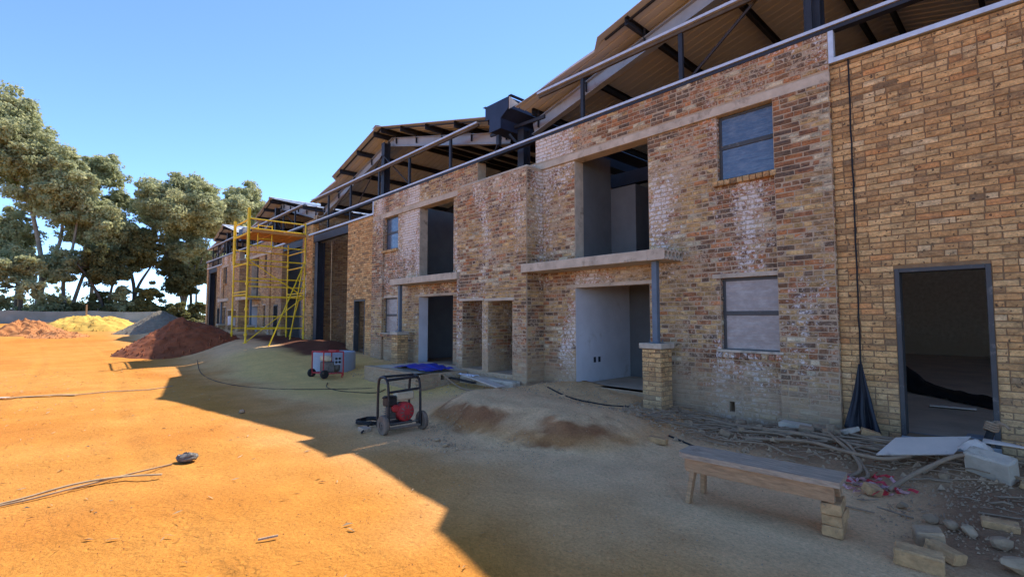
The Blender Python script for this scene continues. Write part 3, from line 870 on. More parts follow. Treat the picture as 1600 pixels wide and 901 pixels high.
        for k, dd in enumerate((.55, 1.95, 3.35, 4.75, 6.0)):
            d = dd if da < 6 else 12.5 - dd
            zt = roof_z(d) + .095
            pm = MB(); x0 = X(d); yb = y0 + (.45 if (left and dd < 2.5) else .06)
            pm.box(x0-.03, x0-.018, yb, y1, zt-.16, zt); pm.box(x0-.018, x0+.035, yb, y1, zt-.014, zt-.001); pm.box(x0-.018, x0+.035, yb, y1, zt-.16, zt-.147)
            part(pm, 'purlin', 'dark_steel', fix=False)
            ct = MB(); ct.box(x0+.036, x0+.046, W+.44, W+.50, zt-.42, zt-.02); part(ct, 'purlin_cleat', 'dark_steel')
        # rafters, I section following the slope
        for k, yr in enumerate((W+.52, W+5.6, W+11.0)):
            rf = MB()
            pts = [(X(da), yr, roof_z(da)-.26), (X(db), yr, roof_z(db)-.26)]
            rf.beam(pts[0], pts[1], .012, .27)
            for off in (-.14, .14):
                rf.beam(tuple(Vector(pts[0])+Vector((0,0,off))), tuple(Vector(pts[1])+Vector((0,0,off))), .15, .014)
            part(rf, 'rafter', 'grey_steel' if k == 0 else 'dark_steel')
        # edge angle under the verge
        ea = MB(); ea.beam((X(da + (2.4 if left else 0)*(1 if da < 6 else -1)), y0+.17, roof_z(da + (2.4 if left else 0)*(1 if da < 6 else -1))+.07), (X(db), y0+.17, roof_z(db)+.07), .04, .03)
        part(ea, 'verge_angle', 'dark_steel')
    rc = MB()
    x0 = X(6.25)
    rc.add([(x0-.22, y0-.02, RIDGE+.095), (x0, y0-.02, RIDGE+.165), (x0+.22, y0-.02, RIDGE+.095), (x0-.22, y1, RIDGE+.095), (x0, y1, RIDGE+.165), (x0+.22, y1, RIDGE+.095)], [(0,1,4,3),(1,2,5,4)])
    o = part(rc, 'ridge_cap', 'galv', fix=False); mo = o.modifiers.new('t', 'SOLIDIFY'); mo.thickness = .01
    # the shared bay, valley column and gutter go with the unit on the left
    if s < 0:
        yb = 6.89
        xa, xb = xv - 1.19, xv + 1.19
        o1 = (xv - .97, xv - .23, .42, 1.97); o2 = (xv - .03, xv + .77, .40, 1.95)
        hh = [(h[0]-xa, h[1]-xa, h[2], h[3]) for h in (o1, o2)]
        zb = 4.70
        stb = 'far' if far else 'red'
        bo = part(wall_core((xa, yb), (1,0), (0,-1), xb-xa, foot, zb, .22, hh), 'bay_wall', 'red_mortar')
        lay(U, bo, (xa, yb), (1,0), (0,-1), xb-xa, foot, zb, hh, stb, seed=sd+30)
        rt = MB(); rt.box(xb-.22, xb, yb+.221, W+.02, foot, zb); ro = part(rt, 'bay_side', 'red_mortar')
        lay(U, ro, (xb, yb+.02), (0,1), (1,0), W-yb-.03, foot, zb-.02, [], stb, seed=sd+31)
        rt = MB(); rt.box(xa, xa+.22, yb+.221, W+.02, foot, zb); part(rt, 'bay_side', 'red_mortar')
        rt = MB(); rt.box(xa+.03, xb-.03, yb+.04, W+.2, zb+.001, zb+.06); part(rt, 'bay_top', 'concrete', bevel=.02)
        for h in (o1, o2):
            lay(U, bo, (h[0], yb), (0,1), (1,0), .85, h[2], h[3], [], stb, seed=sd+33)
            cw_ = MB(); cw_.box(h[0]-.03, h[0]-.002, yb+.221, yb+.9, h[2], h[3]); part(cw_, 'recess_side', 'red_mortar')
            cw_ = MB(); cw_.box(h[0]-.03, h[1]+.05, yb+.901, yb+.95, h[2]-.2, h[3]+.2); part(cw_, 'recess_back', 'red_mortar')
            cw_ = MB(); cw_.box(h[0]-.02, h[1]+.02, yb+.222, yb+.9, h[2]-.12, h[2]); part(cw_, 'recess_floor', 'concrete')
            cw_ = MB(); cw_.box(h[0]-.02, h[1]+.02, yb+.222, yb+.9, h[3]+.001, h[3]+.1); part(cw_, 'recess_ceiling', 'concrete')
            lm = MB(); lm.box(h[0]-.12, h[1]+.06, yb-.016, yb+.05, h[3]+.001, h[3]+.06); part(lm, 'lintel', 'concrete', bevel=.004)
        nb = MB(); nb.box(xv-1.0, xv+.95, W+.12, W+.30, 4.3, 4.98); no = part(nb, 'notch_wall', 'red_mortar')
        lay(U, no, (xv-1.0, W+.12), (1,0), (0,-1), 1.95, 4.6, 4.98, [], stb, seed=sd+34)
        vc = MB(); x0 = xv + .15; vc.box(x0-.10, x0+.10, W+.32, W+.335, .2, 6.0); vc.box(x0-.10, x0+.10, W+.53, W+.545, .2, 6.0); vc.box(x0-.01, x0+.01, W+.336, W+.529, .2, 6.0)
        part(vc, 'valley_column', 'dark_steel')
        # box gutter: a T shaped trough running back along the valley, closed by an end plate
        gx = xv - .10; gy = 7.2
        sec = [(-.42, 6.58), (-.42, 6.26), (-.27, 6.24), (-.27, 5.92), (.13, 5.92), (.13, 6.16), (.40, 6.32), (.40, 6.58)]
        gt = MB()
        n_ = len(sec)
        gt.add([(gx+a, gy, z) for a, z in sec] + [(gx+a, gy+.02, z) for a, z in sec],
               [tuple(range(n_))[::-1], tuple(range(n_, 2*n_))] + [(i, (i+1)%n_, n_+(i+1)%n_, n_+i) for i in range(n_)])
        gutter = part(gt, 'gutter_end_plate', 'navy_steel')
        tr = MB(); sec2 = [(-.405, 6.565), (-.405, 6.275), (-.255, 6.26), (-.255, 5.935), (.115, 5.935), (.115, 6.17), (.385, 6.335), (.385, 6.565)]
        m_ = len(sec2)
        tr.add([(gx+a, gy+.021, z) for a, z in sec2] + [(gx+a, 24.0, z) for a, z in sec2], [(i, i+1, m_+i+1, m_+i) for i in range(m_-1)])
        o = part(tr, 'box_gutter', 'navy_steel', fix=False); mo = o.modifiers.new('t', 'SOLIDIFY'); mo.thickness = .012
        fl = MB(); fl.box(gx-.50, gx-.40, gy-.01, 24.0, 6.582, 6.594); fl.box(gx+.40, gx+.50, gy-.01, 24.0, 6.582, 6.594); part(fl, 'gutter_flange', 'navy_steel')
        tri = MB(); tri.add([(gx+.42, gy+.0, 6.57), (gx+.42, gy+.28, 6.48), (gx+.42, gy+.0, 6.28), (gx+.432, gy+.0, 6.57), (gx+.432, gy+.28, 6.48), (gx+.432, gy+.0, 6.28)], [(0,1,2),(5,4,3),(0,3,4,1),(1,4,5,2),(2,5,3,0)])
        part(tri, 'gutter_gusset', 'white_board')
        br = MB()
        br.beam((gx-.2, gy+.3, 5.85), (gx-.9, W+.5, 5.75), .05, .05); br.beam((gx+.1, gy+.3, 5.86), (xv+.15, W+.33, 5.55), .05, .05); br.beam((gx-.75, W+.25, 6.1), (gx+1.1, W+.25, 6.02), .05, .07); br.beam((gx-.1, gy+.15, 5.85), (gx-.1, gy+.15, 5.62), .09, .09)
        part(br, 'gutter_bracket', 'dark_steel')
    finish_bricks(U, 0 if far else 300)
    return root

build_unit(1, -8.25, 1, 'nearest brick warehouse unit, its pale yellow brick wall holding an open grey door frame')
build_unit(2, -8.25, -1, 'second brick warehouse unit, between the nearest unit and the scaffold, whitewashed bay at its end')
build_unit(3, -30.5, 1, 'third brick warehouse unit, standing behind the yellow scaffold', .78)
build_unit(4, -30.5, -1, 'farthest brick warehouse unit, its pale roof slope showing beside the gum trees', .78)


# ------------------------------------------------------------------ low porch plinth in front of the bay
t = thing('porch_plinth', (-9.6, 6.2, 0), 'low brick porch plinth with a cement top and a pipe hole, beside the bay', 'low wall')
PU = Unit(t)
hole = (.52, .62, .22, .33)
o = wall_core((-8.98, 5.62), (0,1), (1,0), 1.24, -.2, .38, .2, [hole]).build('side_wall', 'red_mortar', t)
lay(PU, o, (-8.98, 5.62), (0,1), (1,0), 1.24, -.2, .38, [hole], 'red', seed=900)
o = wall_core((-11.6, 5.62), (1,0), (0,-1), 2.62, -.2, .38, .2, []).build('front_wall', 'red_mortar', t)
lay(PU, o, (-11.6, 5.62), (1,0), (0,-1), 2.62, -.2, .38, [], 'red', seed=901)
mb = MB(); N = 14; K = 8
vs = []
for i in range(N+1):
    for j in range(K+1):
        x = -11.6 + 2.615*i/N; y = 5.625 + 1.6*j/K
        e = min(i, N-i, j, 3)/3.0
        vs.append((x + .02*nz(i, j, 3), y + .02*nz(i, j, 6), .365 + .05*min(1, e) + .012*nz(x, y, 2, 3)))
fs = [(i*(K+1)+j, (i+1)*(K+1)+j, (i+1)*(K+1)+j+1, i*(K+1)+j+1) for i in range(N) for j in range(K)]
mb.add(vs, fs)
o = mb.build('cement_top', 'concrete', t, smooth=True); m = o.modifiers.new('t', 'SOLIDIFY'); m.thickness = .03; m.offset = -1
mb = MB(); mb.box(-8.96, -7.2, 6.62, 6.88, -.15, .30); mb.build('side_ledge', 'concrete', t, bevel=.03)
finish_bricks(PU, 120)

def cloth(name, mat, pts_fn, nu, nv, label, cat, thick=.006, group=None, smooth=True):
    mb = MB(); vs = [pts_fn(i/nu, j/nv) for i in range(nu+1) for j in range(nv+1)]
    fs = [(i*(nv+1)+j, (i+1)*(nv+1)+j, (i+1)*(nv+1)+j+1, i*(nv+1)+j+1) for i in range(nu) for j in range(nv)]
    mb.add(vs, fs)
    c = Vector(vs[0])
    o = mb.build(name, mat, origin=c, smooth=smooth)
    m = o.modifiers.new('t', 'SOLIDIFY'); m.thickness = thick
    return tag(o, label, cat, group)

def tarp_fn(a, b):
    x = -9.02 - 1.5*a; y = 5.78 + .75*b + .1*nz(a, b, 2, 3)
    z = .435 + .07*abs(nz(a*5, b*4, 1)) + .05*math.exp(-((a-.55)/.2)**2)
    if a > .93: z -= .02
    return (x, y, z)
cloth('tarp', 'blue_tarp', tarp_fn, 30, 16, 'crumpled bright blue tarp lying on top of the low brick plinth', 'tarp')
def tarp_hang(a, b):
    return (-10.45 + .18*b, 5.60 - .035 - .02*nz(a, b*3, 4), .45 - .2*a)

# ------------------------------------------------------------------ hoses, cables and pipes
def hose(name, pts, r, mat, label, cat, lift=True, group=None, n=8):
    P = [(x, y, (G(x, y) + r*.8 + z) if lift else z) for x, y, z in pts]
    mb = MB(); mb.tube(curve(P, 8), r*(.66 if mat == 'hose' else 1), n)
    o = mb.build(name, mat, origin=P[0], smooth=True)
    return tag(o, label, cat, group)
hose('hose', [(-9.05, 6.19, .25), (-8.9, 6.2, .18), (-8.6, 6.25, .03), (-8.1, 6.15, .0), (-7.6, 6.2, .0)], .028, 'hose', 'stiff grey hose coming out of the hole in the low plinth', 'hose')
hose('hose', [(-4.35, 7.15, .0), (-3.6, 7.0, .01), (-2.9, 6.85, .02), (-2.1, 6.62, .03), (-1.6, 6.5, .03), (-1.25, 6.5, .02)], .034, 'hose', 'long dusty pipe lying along the foot of the wall behind the bench', 'pipe')
hose('hose', [(-2.6, 6.35, .0), (-1.9, 6.33, .05), (-1.5, 6.2, .07), (-1.15, 6.15, .09), (-.95, 6.3, .1)], .03, 'hose', 'grey pipe at the front of the tangle beside the white board', 'pipe')
hose('hose', [(-1.95, 6.75, .03), (-1.55, 6.45, .07), (-1.3, 6.05, .03), (-1.22, 5.85, .01), (-1.3, 5.7, .0)], .026, 'hose', 'bent pipe crossing over the others and turning down towards the bench', 'pipe')
hose('hose', [(-1.0, 5.55, .02), (-.95, 5.75, .05), (-.8, 6.05, .12), (-.6, 6.35, .15), (-.42, 6.5, .13)], .03, 'hose', 'pale pipe rising in an arc towards the broken concrete kerb block', 'pipe')
hose('hose', [(-1.6, 6.9, .02), (-1.3, 6.75, .05), (-.9, 6.65, .08), (-.75, 6.4, .04), (-.85, 6.2, .0)], .026, 'hose', 'dark pipe curving under the white board', 'pipe')
hose('hose', [(-1.35, 5.75, .0), (-1.3, 5.95, .03), (-1.42, 6.2, .06), (-1.7, 6.55, .08), (-1.75, 6.8, .05)], .028, 'hose', 'short upright loop of pipe just behind the right end of the bench', 'pipe')
hose('cable', [(-6.3, 6.7, 0), (-5.6, 6.5, 0), (-4.9, 6.55, 0), (-4.5, 6.72, 0)], .014, 'rubber', 'black cable lying in front of the nearest porch step', 'cable')
hose('cable', [(-3.35, 5.85, 0), (-2.9, 5.75, 0), (-2.6, 5.72, 0)], .012, 'rubber', 'short black cable end left of the plank bench', 'cable')
hose('cable', [(-19, 3.3, 0), (-16.0, 2.9, 0), (-13.4, 2.9, 0), (-11.6, 3.5, 0), (-10.6, 4.6, 0), (-10.2, 5.2, 0)], .008, 'rubber', 'thin dark cable curving across the pale sand before the second unit', 'cable')
hose('cable', [(-11.75, 4.75, 0), (-11.0, 4.45, 0), (-10.2, 4.5, 0), (-9.6, 4.9, 0), (-9.9, 5.3, 0)], .008, 'rubber', 'dark cable running from the red framed machine towards the plinth', 'cable')

# cable hanging in the wall joint of the nearest unit
mb = MB(); rnd = random.Random(3)
P = [(-1.565 + rnd.uniform(-.004, .004), 7.386, 4.95 - k*.16) for k in range(30)] + [(-1.58, 7.36, .12)]
mb.tube(P, .010, 6)
o = mb.build('joint_cord', 'black_plastic', origin=P[-1]); tag(o, 'black cord hanging down the joint in the yellow brick wall', 'cord')
# folded dark plastic hanging from it
def drape(a, b):
    # a down, b across
    wdt = .04 + .34*a**1.2
    ang = (b-.5)
    fold = .035*a*math.sin(b*17 + 1.5 + 2*nz(a*2, b*2, 5)) + .05*a*nz(a*3, b*5, 2)
    return (-1.55 + .06*a + ang*wdt - .05*a, 7.30 - .10*a + fold, 1.02 - .78*a - .05*a*abs(math.sin(b*9)))
cloth('plastic_sheet', 'navy_cloth', drape, 20, 34, 'dark navy plastic sheet hanging folded against the yellow wall', 'plastic sheet')
mb = MB(); mb.tube([(-1.5, 7.16, .05), (-1.52, 7.24, .6), (-1.545, 7.29, 1.05)], .012, 6)
o = mb.build('thin_rod', 'black_plastic', origin=(-1.5, 7.16, .05)); tag(o, 'thin black rod standing in the rubble inside the hanging navy plastic', 'rod')

# ------------------------------------------------------------------ plank bench
t = thing('plank_bench', (-1.63, 4.25, 0), 'rough wooden plank bench, its right end propped on loose bricks', 'bench')
bx = Vector((1.16, .10, 0)).normalized(); by = Vector((-bx.y, bx.x, 0)); bo = Vector((-1.655, 4.25, .0))
def B(a, b, z): return tuple(bo + bx*a + by*b + Vector((0,0,z)))
def bbox(mb, a0, a1, b0, b1, z0, z1):
    mb.add([B(a0,b0,z0),B(a1,b0,z0),B(a1,b1,z0),B(a0,b1,z0),B(a0,b0,z1),B(a1,b0,z1),B(a1,b1,z1),B(a0,b1,z1)],
           [(3,2,1,0),(4,5,6,7),(0,1,5,4),(1,2,6,5),(2,3,7,6),(3,0,4,7)])
mb = MB(); N = 24; rnd = random.Random(4); vs = []
for i in range(N+1):
    a = -.60 + 1.21*i/N
    lo = -.165 + .006*nz(i*.5, 1) - (.0 if i else -.05); hi = .165 + .008*nz(i*.5, 7) - (0 if i else .05)
    for b in (lo, lo*.5, .01, hi*.5, hi): vs.append(B(a, b, .412 + .005*nz(a*5, b*20)))
    for b in (hi, lo): vs.append(B(a, b, .37))
fs = []
for i in range(N):
    for j in range(7):
        fs.append((i*7+j, i*7+(j+1) % 7, (i+1)*7+(j+1) % 7, (i+1)*7+j))
fs += [tuple(range(7)), tuple(range(N*7, N*7+7))]
mb.add(vs, fs); mb.build('seat_plank', 'wood', t)
mb = MB(); bbox(mb, -.53, .57, -.145, -.118, .255, .371); mb.build('apron_board', 'wood_raw', t, bevel=.004)
mb = MB(); bbox(mb, -.53, .57, .118, .145, .255, .371); mb.build('apron_board', 'wood_raw', t, bevel=.004)
def leg(a0, b0, z0, a1, b1, z1, w=.065):
    mb = MB(); mb.beam(B(a0, b0, z0), B(a1, b1, z1), w, .04, up=tuple(bx)); mb.build('leg', 'wood_raw', t, bevel=.004)
leg(-.50, -.17, -.0, -.46, -.095, .37); leg(-.50, .17, -.0, -.46, .095, .37)
leg(.55, -.10, .245, .53, -.09, .37, .075); leg(.56, .10, .245, .54, .09, .37, .075)
mb = MB(); bbox(mb, -.545, -.53, -.13, .13, .27, .371); mb.build('end_board', 'wood_raw', t, bevel=.003)
def loose_brick(loc, rz, label, mat='brick_piece', dims=(.225,.108,.073), tilt=(0,0), seed=0, group=None, name='loose_brick'):
    rnd = random.Random(seed + 11)
    bm = bmesh.new(); bmesh.ops.create_cube(bm, size=1)
    bmesh.ops.scale(bm, vec=dims, verts=bm.verts)
    bmesh.ops.bevel(bm, geom=list(bm.edges), offset=min(dims)*.09, segments=1, affect='EDGES')
    bmesh.ops.subdivide_edges(bm, edges=list(bm.edges), cuts=1, use_grid_fill=True)
    for v in bm.verts:
        v.co += Vector((rnd.uniform(-1,1), rnd.uniform(-1,1), rnd.uniform(-1,1)))*min(dims)*.035
    me = bpy.data.meshes.new(name); bm.to_mesh(me); bm.free(); me.materials.append(MAT[mat])
    o = bpy.data.objects.new(name, me); COL.objects.link(o)
    o.location = loc; o.rotation_euler = (tilt[0], tilt[1], rz)
    return tag(o, label, 'brick', group)
rz0 = math.atan2(bx.y, bx.x)
for k, (da, db, rr, lb) in enumerate(((.545, .0, .04, 'bottom brick of the stack propping up the bench'), (.55, .005, -.03, 'middle brick of the stack propping up the bench'), (.54, -.005, .05, 'top brick of the stack, directly under the bench end'))):
    x, y, _ = B(da, db, 0)
    loose_brick((x, y, .037 + .0785*k + .008), rz0 + math.pi/2 + rr, lb, seed=k, dims=(.27,.13,.077), group='bricks propping the bench')

# ------------------------------------------------------------------ near generator on wheels
def tubes(parent, name, mat, lst, r, n=8):
    mb = MB()
    for a in lst: mb.tube(a, r, n)
    return mb.build(name, mat, parent, smooth=False)
zg = G(-6.15, 3.5)
t = thing('site_engine', (-6.3, 3.55, zg), 'petrol engine with a round red starter cover inside a black tube frame on wheels', 'generator')
def E_(a, b, z): return (-6.08 - a*.62 + .06*b, 3.28 + b*.84, zg + z)   # a back from the camera side, b along the frame, z up
for b0 in (0.03, .60):
    tubes(t, 'side_frame', 'black_paint', [curve([E_(.0,b0,.06), E_(-.0,b0,.3), E_(.02,b0,.60), E_(.10,b0,.73), E_(.3,b0,.76), E_(.46,b0,.70), E_(.5,b0,.4), E_(.5,b0,.06)], 5)], .018)
tubes(t, 'cross_bar', 'black_paint', [[E_(.02,.03,.565), E_(.02,.60,.59)]], .018)
tubes(t, 'cross_bar', 'black_paint', [[E_(.10,.03,.73), E_(.10,.60,.75)]], .02)
tubes(t, 'cross_bar', 'black_paint', [[E_(.32,.03,.765), E_(.32,.60,.765)]], .018)
tubes(t, 'base_bar', 'dusty_tyre', [[E_(.0,.03,.08), E_(.0,.60,.08)]], .02)
tubes(t, 'base_bar', 'dusty_tyre', [[E_(.5,.03,.08), E_(.5,.60,.08)]], .02)
mb = MB()
mb.box(E_(.42,0,0)[0], E_(.1,0,0)[0], E_(0,.12,0)[1], E_(0,.52,0)[1], zg+.10, zg+.14)
mb.build('engine_bed', 'dark_steel', t, bevel=.004)
mb = MB(); mb.lathe(E_(.30,.36,.27), (1,0,0), [(0,-.09),(.11,-.09),(.125,-.05),(.13,.03),(.11,.05),(.0,.05)], 20); mb.build('crankcase', 'engine', t)
mb = MB(); mb.lathe(E_(.20,.38,.27), (1,0,0), [(.135,-.02),(.135,.05),(.12,.075),(.08,.088),(.035,.092),(0,.092)], 24); sc = mb.build('starter_cover', 'red_paint', t, smooth=False)
for k in range(10):
    an = 2*math.pi*k/10; mb = MB()
    p = Vector(E_(.20,.38,.27)) + Vector((.082, math.cos(an)*.1, math.sin(an)*.1)); q_ = Vector(E_(.20,.38,.27)) + Vector((.094, math.cos(an)*.05, math.sin(an)*.05))
    mb.beam(p, q_, .014, .006, up=(1,0,0)); mb.build('vent_slot', 'engine', sc)
mb = MB(); mb.box(*sorted((E_(.14,0,0)[0], E_(.36,0,0)[0])), E_(0,.24,0)[1], E_(0,.58,0)[1], zg+.425, zg+.54); mb.build('fuel_tank', 'cream', t, bevel=.02)
mb = MB(); mb.box(*sorted((E_(.12,0,0)[0], E_(.34,0,0)[0])), E_(0,.05,0)[1], E_(0,.24,0)[1], zg+.36, zg+.50); mb.build('air_filter', 'black_paint', t, bevel=.015)
mb = MB(); mb.box(*sorted((E_(.16,0,0)[0], E_(.34,0,0)[0])), E_(0,.10,0)[1], E_(0,.24,0)[1], zg+.18, zg+.35); mb.build('cylinder_head', 'engine', t, bevel=.012)
mb = MB()
for k in range(5): mb.box(*sorted((E_(.14,0,0)[0], E_(.36,0,0)[0])), E_(0,.085,0)[1], E_(0,.235,0)[1], zg+.195+.03*k, zg+.20+.03*k)
mb.build('cooling_fins', 'engine', t)
mb = MB(); mb.lathe(E_(.17,.20,.33), (1,0,0), [(0,0),(.05,0),(.055,.04),(.04,.06),(0,.06)], 14); mb.build('carburettor_cap', 'red_paint', t)
mb = MB(); mb.tube([E_(.05,-.06,.5), E_(.1,.1,.5), E_(.12,.2,.48)], .013, 8); mb.build('handle', 'black_paint', t)
for b0, lb in ((-.035, 0), (.66, 1)):
    mb = MB(); mb.lathe(E_(.07,b0-.03,.13), (0,1,0), [(.06,0),(.125,0),(.135,.015),(.135,.045),(.125,.06),(.06,.06)], 24); w_ = mb.build('wheel', 'dusty_tyre', t)
    mb = MB(); mb.lathe(E_(.07,b0-.025,.13), (0,1,0), [(0,0),(.065,.002),(.065,.05),(0,.055)], 16); mb.build('hub', 'engine', w_)
tubes(t, 'axle', 'engine', [[E_(.07,-.07,.13), E_(.07,.69,.13)]], .012)
# coiled hose left of it
P = []
for k in range(64):
    an = k/64*2*math.pi*4; r = .17 + .02*math.sin(k*1.3)
    P.append((-6.85 + math.cos(an)*r*1.15, 3.42 + math.sin(an)*r, .02 + .011*(k/16) ))
P += [(-6.6, 3.25, .02), (-6.35, 3.05, .015)]
hose('coiled_hose', P, .014, 'rubber', 'black hose lying in a coil beside the near engine', 'hose', n=6)
mb = MB(); mb.box(-6.62, -6.42, 3.12, 3.24, G(-6.5,3.2)-.01, G(-6.5,3.2)+.05); o = mb.build('wood_block', 'wood', origin=(-6.5,3.2,0), bevel=.005); tag(o, 'small brown timber block wedged beside the near engine wheel', 'timber block')

# ------------------------------------------------------------------ red framed machine and concrete ring
zg2 = G(-12.6, 5.0)
t = thing('red_frame_engine', (-12.6, 5.0, zg2), 'small engine in a thin red tube frame, standing before the grey concrete ring', 'generator')
def F_(a, b, z): return (-12.85 + a*.55 + b*.12, 4.78 + a*.08 + b*.46, zg2 + z)
fr = [[F_(0,0,.05), F_(0,0,.66)], [F_(0,1,.05), F_(0,1,.66)], [F_(1,0,.05), F_(1,0,.66)], [F_(1,1,.05), F_(1,1,.66)]]
for a in fr: tubes(t, 'upright', 'red_paint', [a], .017, 6)
for a in ([F_(0,0,.66), F_(0,1,.66)], [F_(1,0,.66), F_(1,1,.66)], [F_(0,0,.66), F_(1,0,.66)], [F_(0,1,.66), F_(1,1,.66)]): tubes(t, 'top_bar', 'red_paint', [a], .017, 6)
for a in ([F_(0,0,.12), F_(0,1,.12)], [F_(1,0,.12), F_(1,1,.12)], [F_(0,0,.12), F_(1,0,.12)], [F_(0,1,.12), F_(1,1,.12)]): tubes(t, 'base_bar', 'red_paint', [a], .017, 6)
mb = MB(); mb.beam(F_(.3,.75,.67), F_(.9,.75,.67), .1, .06); mb.build('top_plate', 'red_paint', t)
def fbox(nm, mat, a0, a1, b0, b1, z0, z1, bev=.01):
    mb = MB(); c = [F_(a0,b0,z0),F_(a1,b0,z0),F_(a1,b1,z0),F_(a0,b1,z0),F_(a0,b0,z1),F_(a1,b0,z1),F_(a1,b1,z1),F_(a0,b1,z1)]
    mb.add(c, [(3,2,1,0),(4,5,6,7),(0,1,5,4),(1,2,6,5),(2,3,7,6),(3,0,4,7)]); return mb.build(nm, mat, t, bevel=bev)
fbox('fuel_tank', 'cream', .3, .9, .18, .5, .42, .56, .03)
fbox('engine_block', 'engine', .3, .95, .2, .62, .14, .41, .03)
mb = MB(); mb.lathe(F_(.62,.62,.27), (.2,.72,0), [(0,0),(.13,0),(.14,.05),(.14,.16),(.1,.2),(0,.2)], 18); mb.build('alternator', 'engine', t)
pn = fbox('outlet_panel', 'grey_steel', .97, 1.0, .55, .9, .33, .55, .004)
for k in range(4):
    mb = MB(); p = Vector(F_(1.0, .64 + .17*(k % 2), .40 + .09*(k//2))); mb.lathe(p, (1,0,0), [(0,.016),(.03,.016),(.033,0)], 12); mb.build('socket', 'black_paint', pn)
for b0 in (0.02,):
    for a0 in (-.06, 1.06):
        mb = MB(); mb.lathe(F_(a0, b0, .11), (1,.16,0), [(0,-.035),(.09,-.035),(.11,-.02),(.11,.02),(.09,.035),(0,.035)], 18); mb.build('wheel', 'rubber', t)
fbox('stay', 'red_paint', .98, 1.02, .92, .96, .0, .12, .002)
mb = MB(); z0 = G(-13.4, 5.7) - .03
mb.lathe((-13.45, 5.62, z0), (0,0,1), [(.43,0),(.56,0),(.56,.50),(.545,.53),(.45,.53),(.43,.50),(.43,0)], 40)
o = mb.build('concrete_ring', 'blue_concrete', origin=(-13.45, 5.62, z0), smooth=False); tag(o, 'pale blue grey concrete ring standing against the second unit wall', 'concrete ring')

# ------------------------------------------------------------------ scaffold tower
XA, XB, YA, YC = -20.07, -22.1, 4.99, 7.08
t = thing('scaffold_tower', (-21.0, 6.0, .4), 'yellow tube scaffold tower with a plank deck in front of the third unit', 'scaffold')
zt = {'A': 5.72, 'B': 5.5, 'C': 5.35, 'D': 4.72}
base = {'A': .42, 'B': .45, 'C': .5, 'D': .45}
posn = {'A': (XA, YA), 'B': (XB, YA), 'C': (XA, YC), 'D': (XB, YC)}
for k in 'ABCD':
    x, y = posn[k]; r = .036 if k == 'A' else .03
    mb = MB(); mb.tube([(x, y, base[k]-.1), (x, y, zt[k])], r, 8)
    for zc in (.9, 1.85, 2.8, 3.75):
        mb.tube([(x, y, zc), (x, y, zc+.09)], r*1.7, 8)
    mb.build('standard', 'yellow_paint', t)
    if k in 'AB':
        mb = MB(); mb.tube([(x, y, 3.9 if k == 'A' else 3.7), (x, y, zt[k]-.02)], .056, 8); mb.build('upright_sleeve', 'yellow_paint', t)
    mb = MB(); mb.box(x-.07, x+.07, y-.07, y+.07, G(x,y)-.02, G(x,y)+.012); mb.build('base_plate', 'yellow_paint', t)
def tie(a, b, z, nm='ledger', r=.026, z2=None):
    mb = MB(); mb.tube([(*posn[a], z), (*posn[b], z2 if z2 is not None else z)], r, 6); mb.build(nm, 'yellow_paint', t)
for z in (.62, 1.15, 1.62, 2.35, 2.75, 3.05, 3.75, 4.3): tie('A', 'C', z)
for z in (.62, 1.15, 1.62, 2.45, 3.05, 3.75, 4.3): tie('B', 'D', z)
for z in (.62, 2.45, 2.56, 3.62, 4.25): tie('C', 'D', z)
for z in (.62, 2.45, 2.56, 3.62): tie('A', 'B', z)
tie('A', 'C', 5.32, 'guard_rail'); tie('A', 'B', 5.28, 'guard_rail', .035); tie('A', 'B', 4.78, 'guard_rail', .03); tie('C', 'A', 4.95, 'guard_rail', .03)
mb = MB(); mb.tube([(XA+.06, YA+1.55, G(XA+.4, YA+.3)), (XA+.06, YC-.1, 3.6)], .024, 6); mb.build('brace', 'yellow_paint', t)
mb = MB(); mb.tube([(XB+.3, YC, .6), (XA, YC+.06, 3.4)], .02, 6); mb.build('brace', 'yellow_paint', t)
mb = MB(); mb.tube([(XA+1.6, YA+.35, G(XA+1.6, YA+.35)), (XA+.04, YC-.05, 3.7)], .026, 6); mb.build('raking_brace', 'yellow_paint', t)
for (p_, q2) in (((XA, YA, .65), (XA, YC, 2.4)), ((XA, YC, 2.4), (XA, YA, 3.75))):
    mb = MB(); mb.tube([p_, q2], .02, 6); mb.build('brace', 'yellow_paint', t)
for k in range(8):
    y0 = YA + .12 + k*.245; mb = MB(); mb.box(XB-.1, XA+.06, y0, y0+.225, 4.80 + .004*(k % 3), 4.845 + .004*(k % 3)); mb.build('deck_plank', 'deck_wood', t, bevel=.004)
mb = MB(); mb.box(XA+.065, XA+.085, YA+.1, YC, 4.80, 4.90); mb.build('toe_board', 'deck_wood', t)
for yy in (YA+.35, YA+.85):
    mb = MB(); mb.tube([(XA-.1, yy, 4.2), (XA-.1, yy, 5.15)], .02, 6); mb.build('ladder_stile', 'yellow_paint', t)
for z in (4.35, 4.6, 4.85, 5.1):
    mb = MB(); mb.tube([(XA-.1, YA+.35, z), (XA-.1, YA+.85, z)], .015, 6); mb.build('ladder_rung', 'yellow_paint', t)
mb = MB(); mb.tube([(XA, YA+2.09, 4.85), (XA, YA+2.09, 5.4)], .022, 6); mb.build('guard_post', 'yellow_paint', t)
def pap(a, b): return (XB - .06 + .03*nz(a, b, 3), YA - .14 + .28*b, 1.62 - .36*a + .02*math.sin(b*5))
cloth('paper_notice', 'paper', pap, 6, 5, 'white paper bag hanging from the left scaffold pole', 'paper bag')

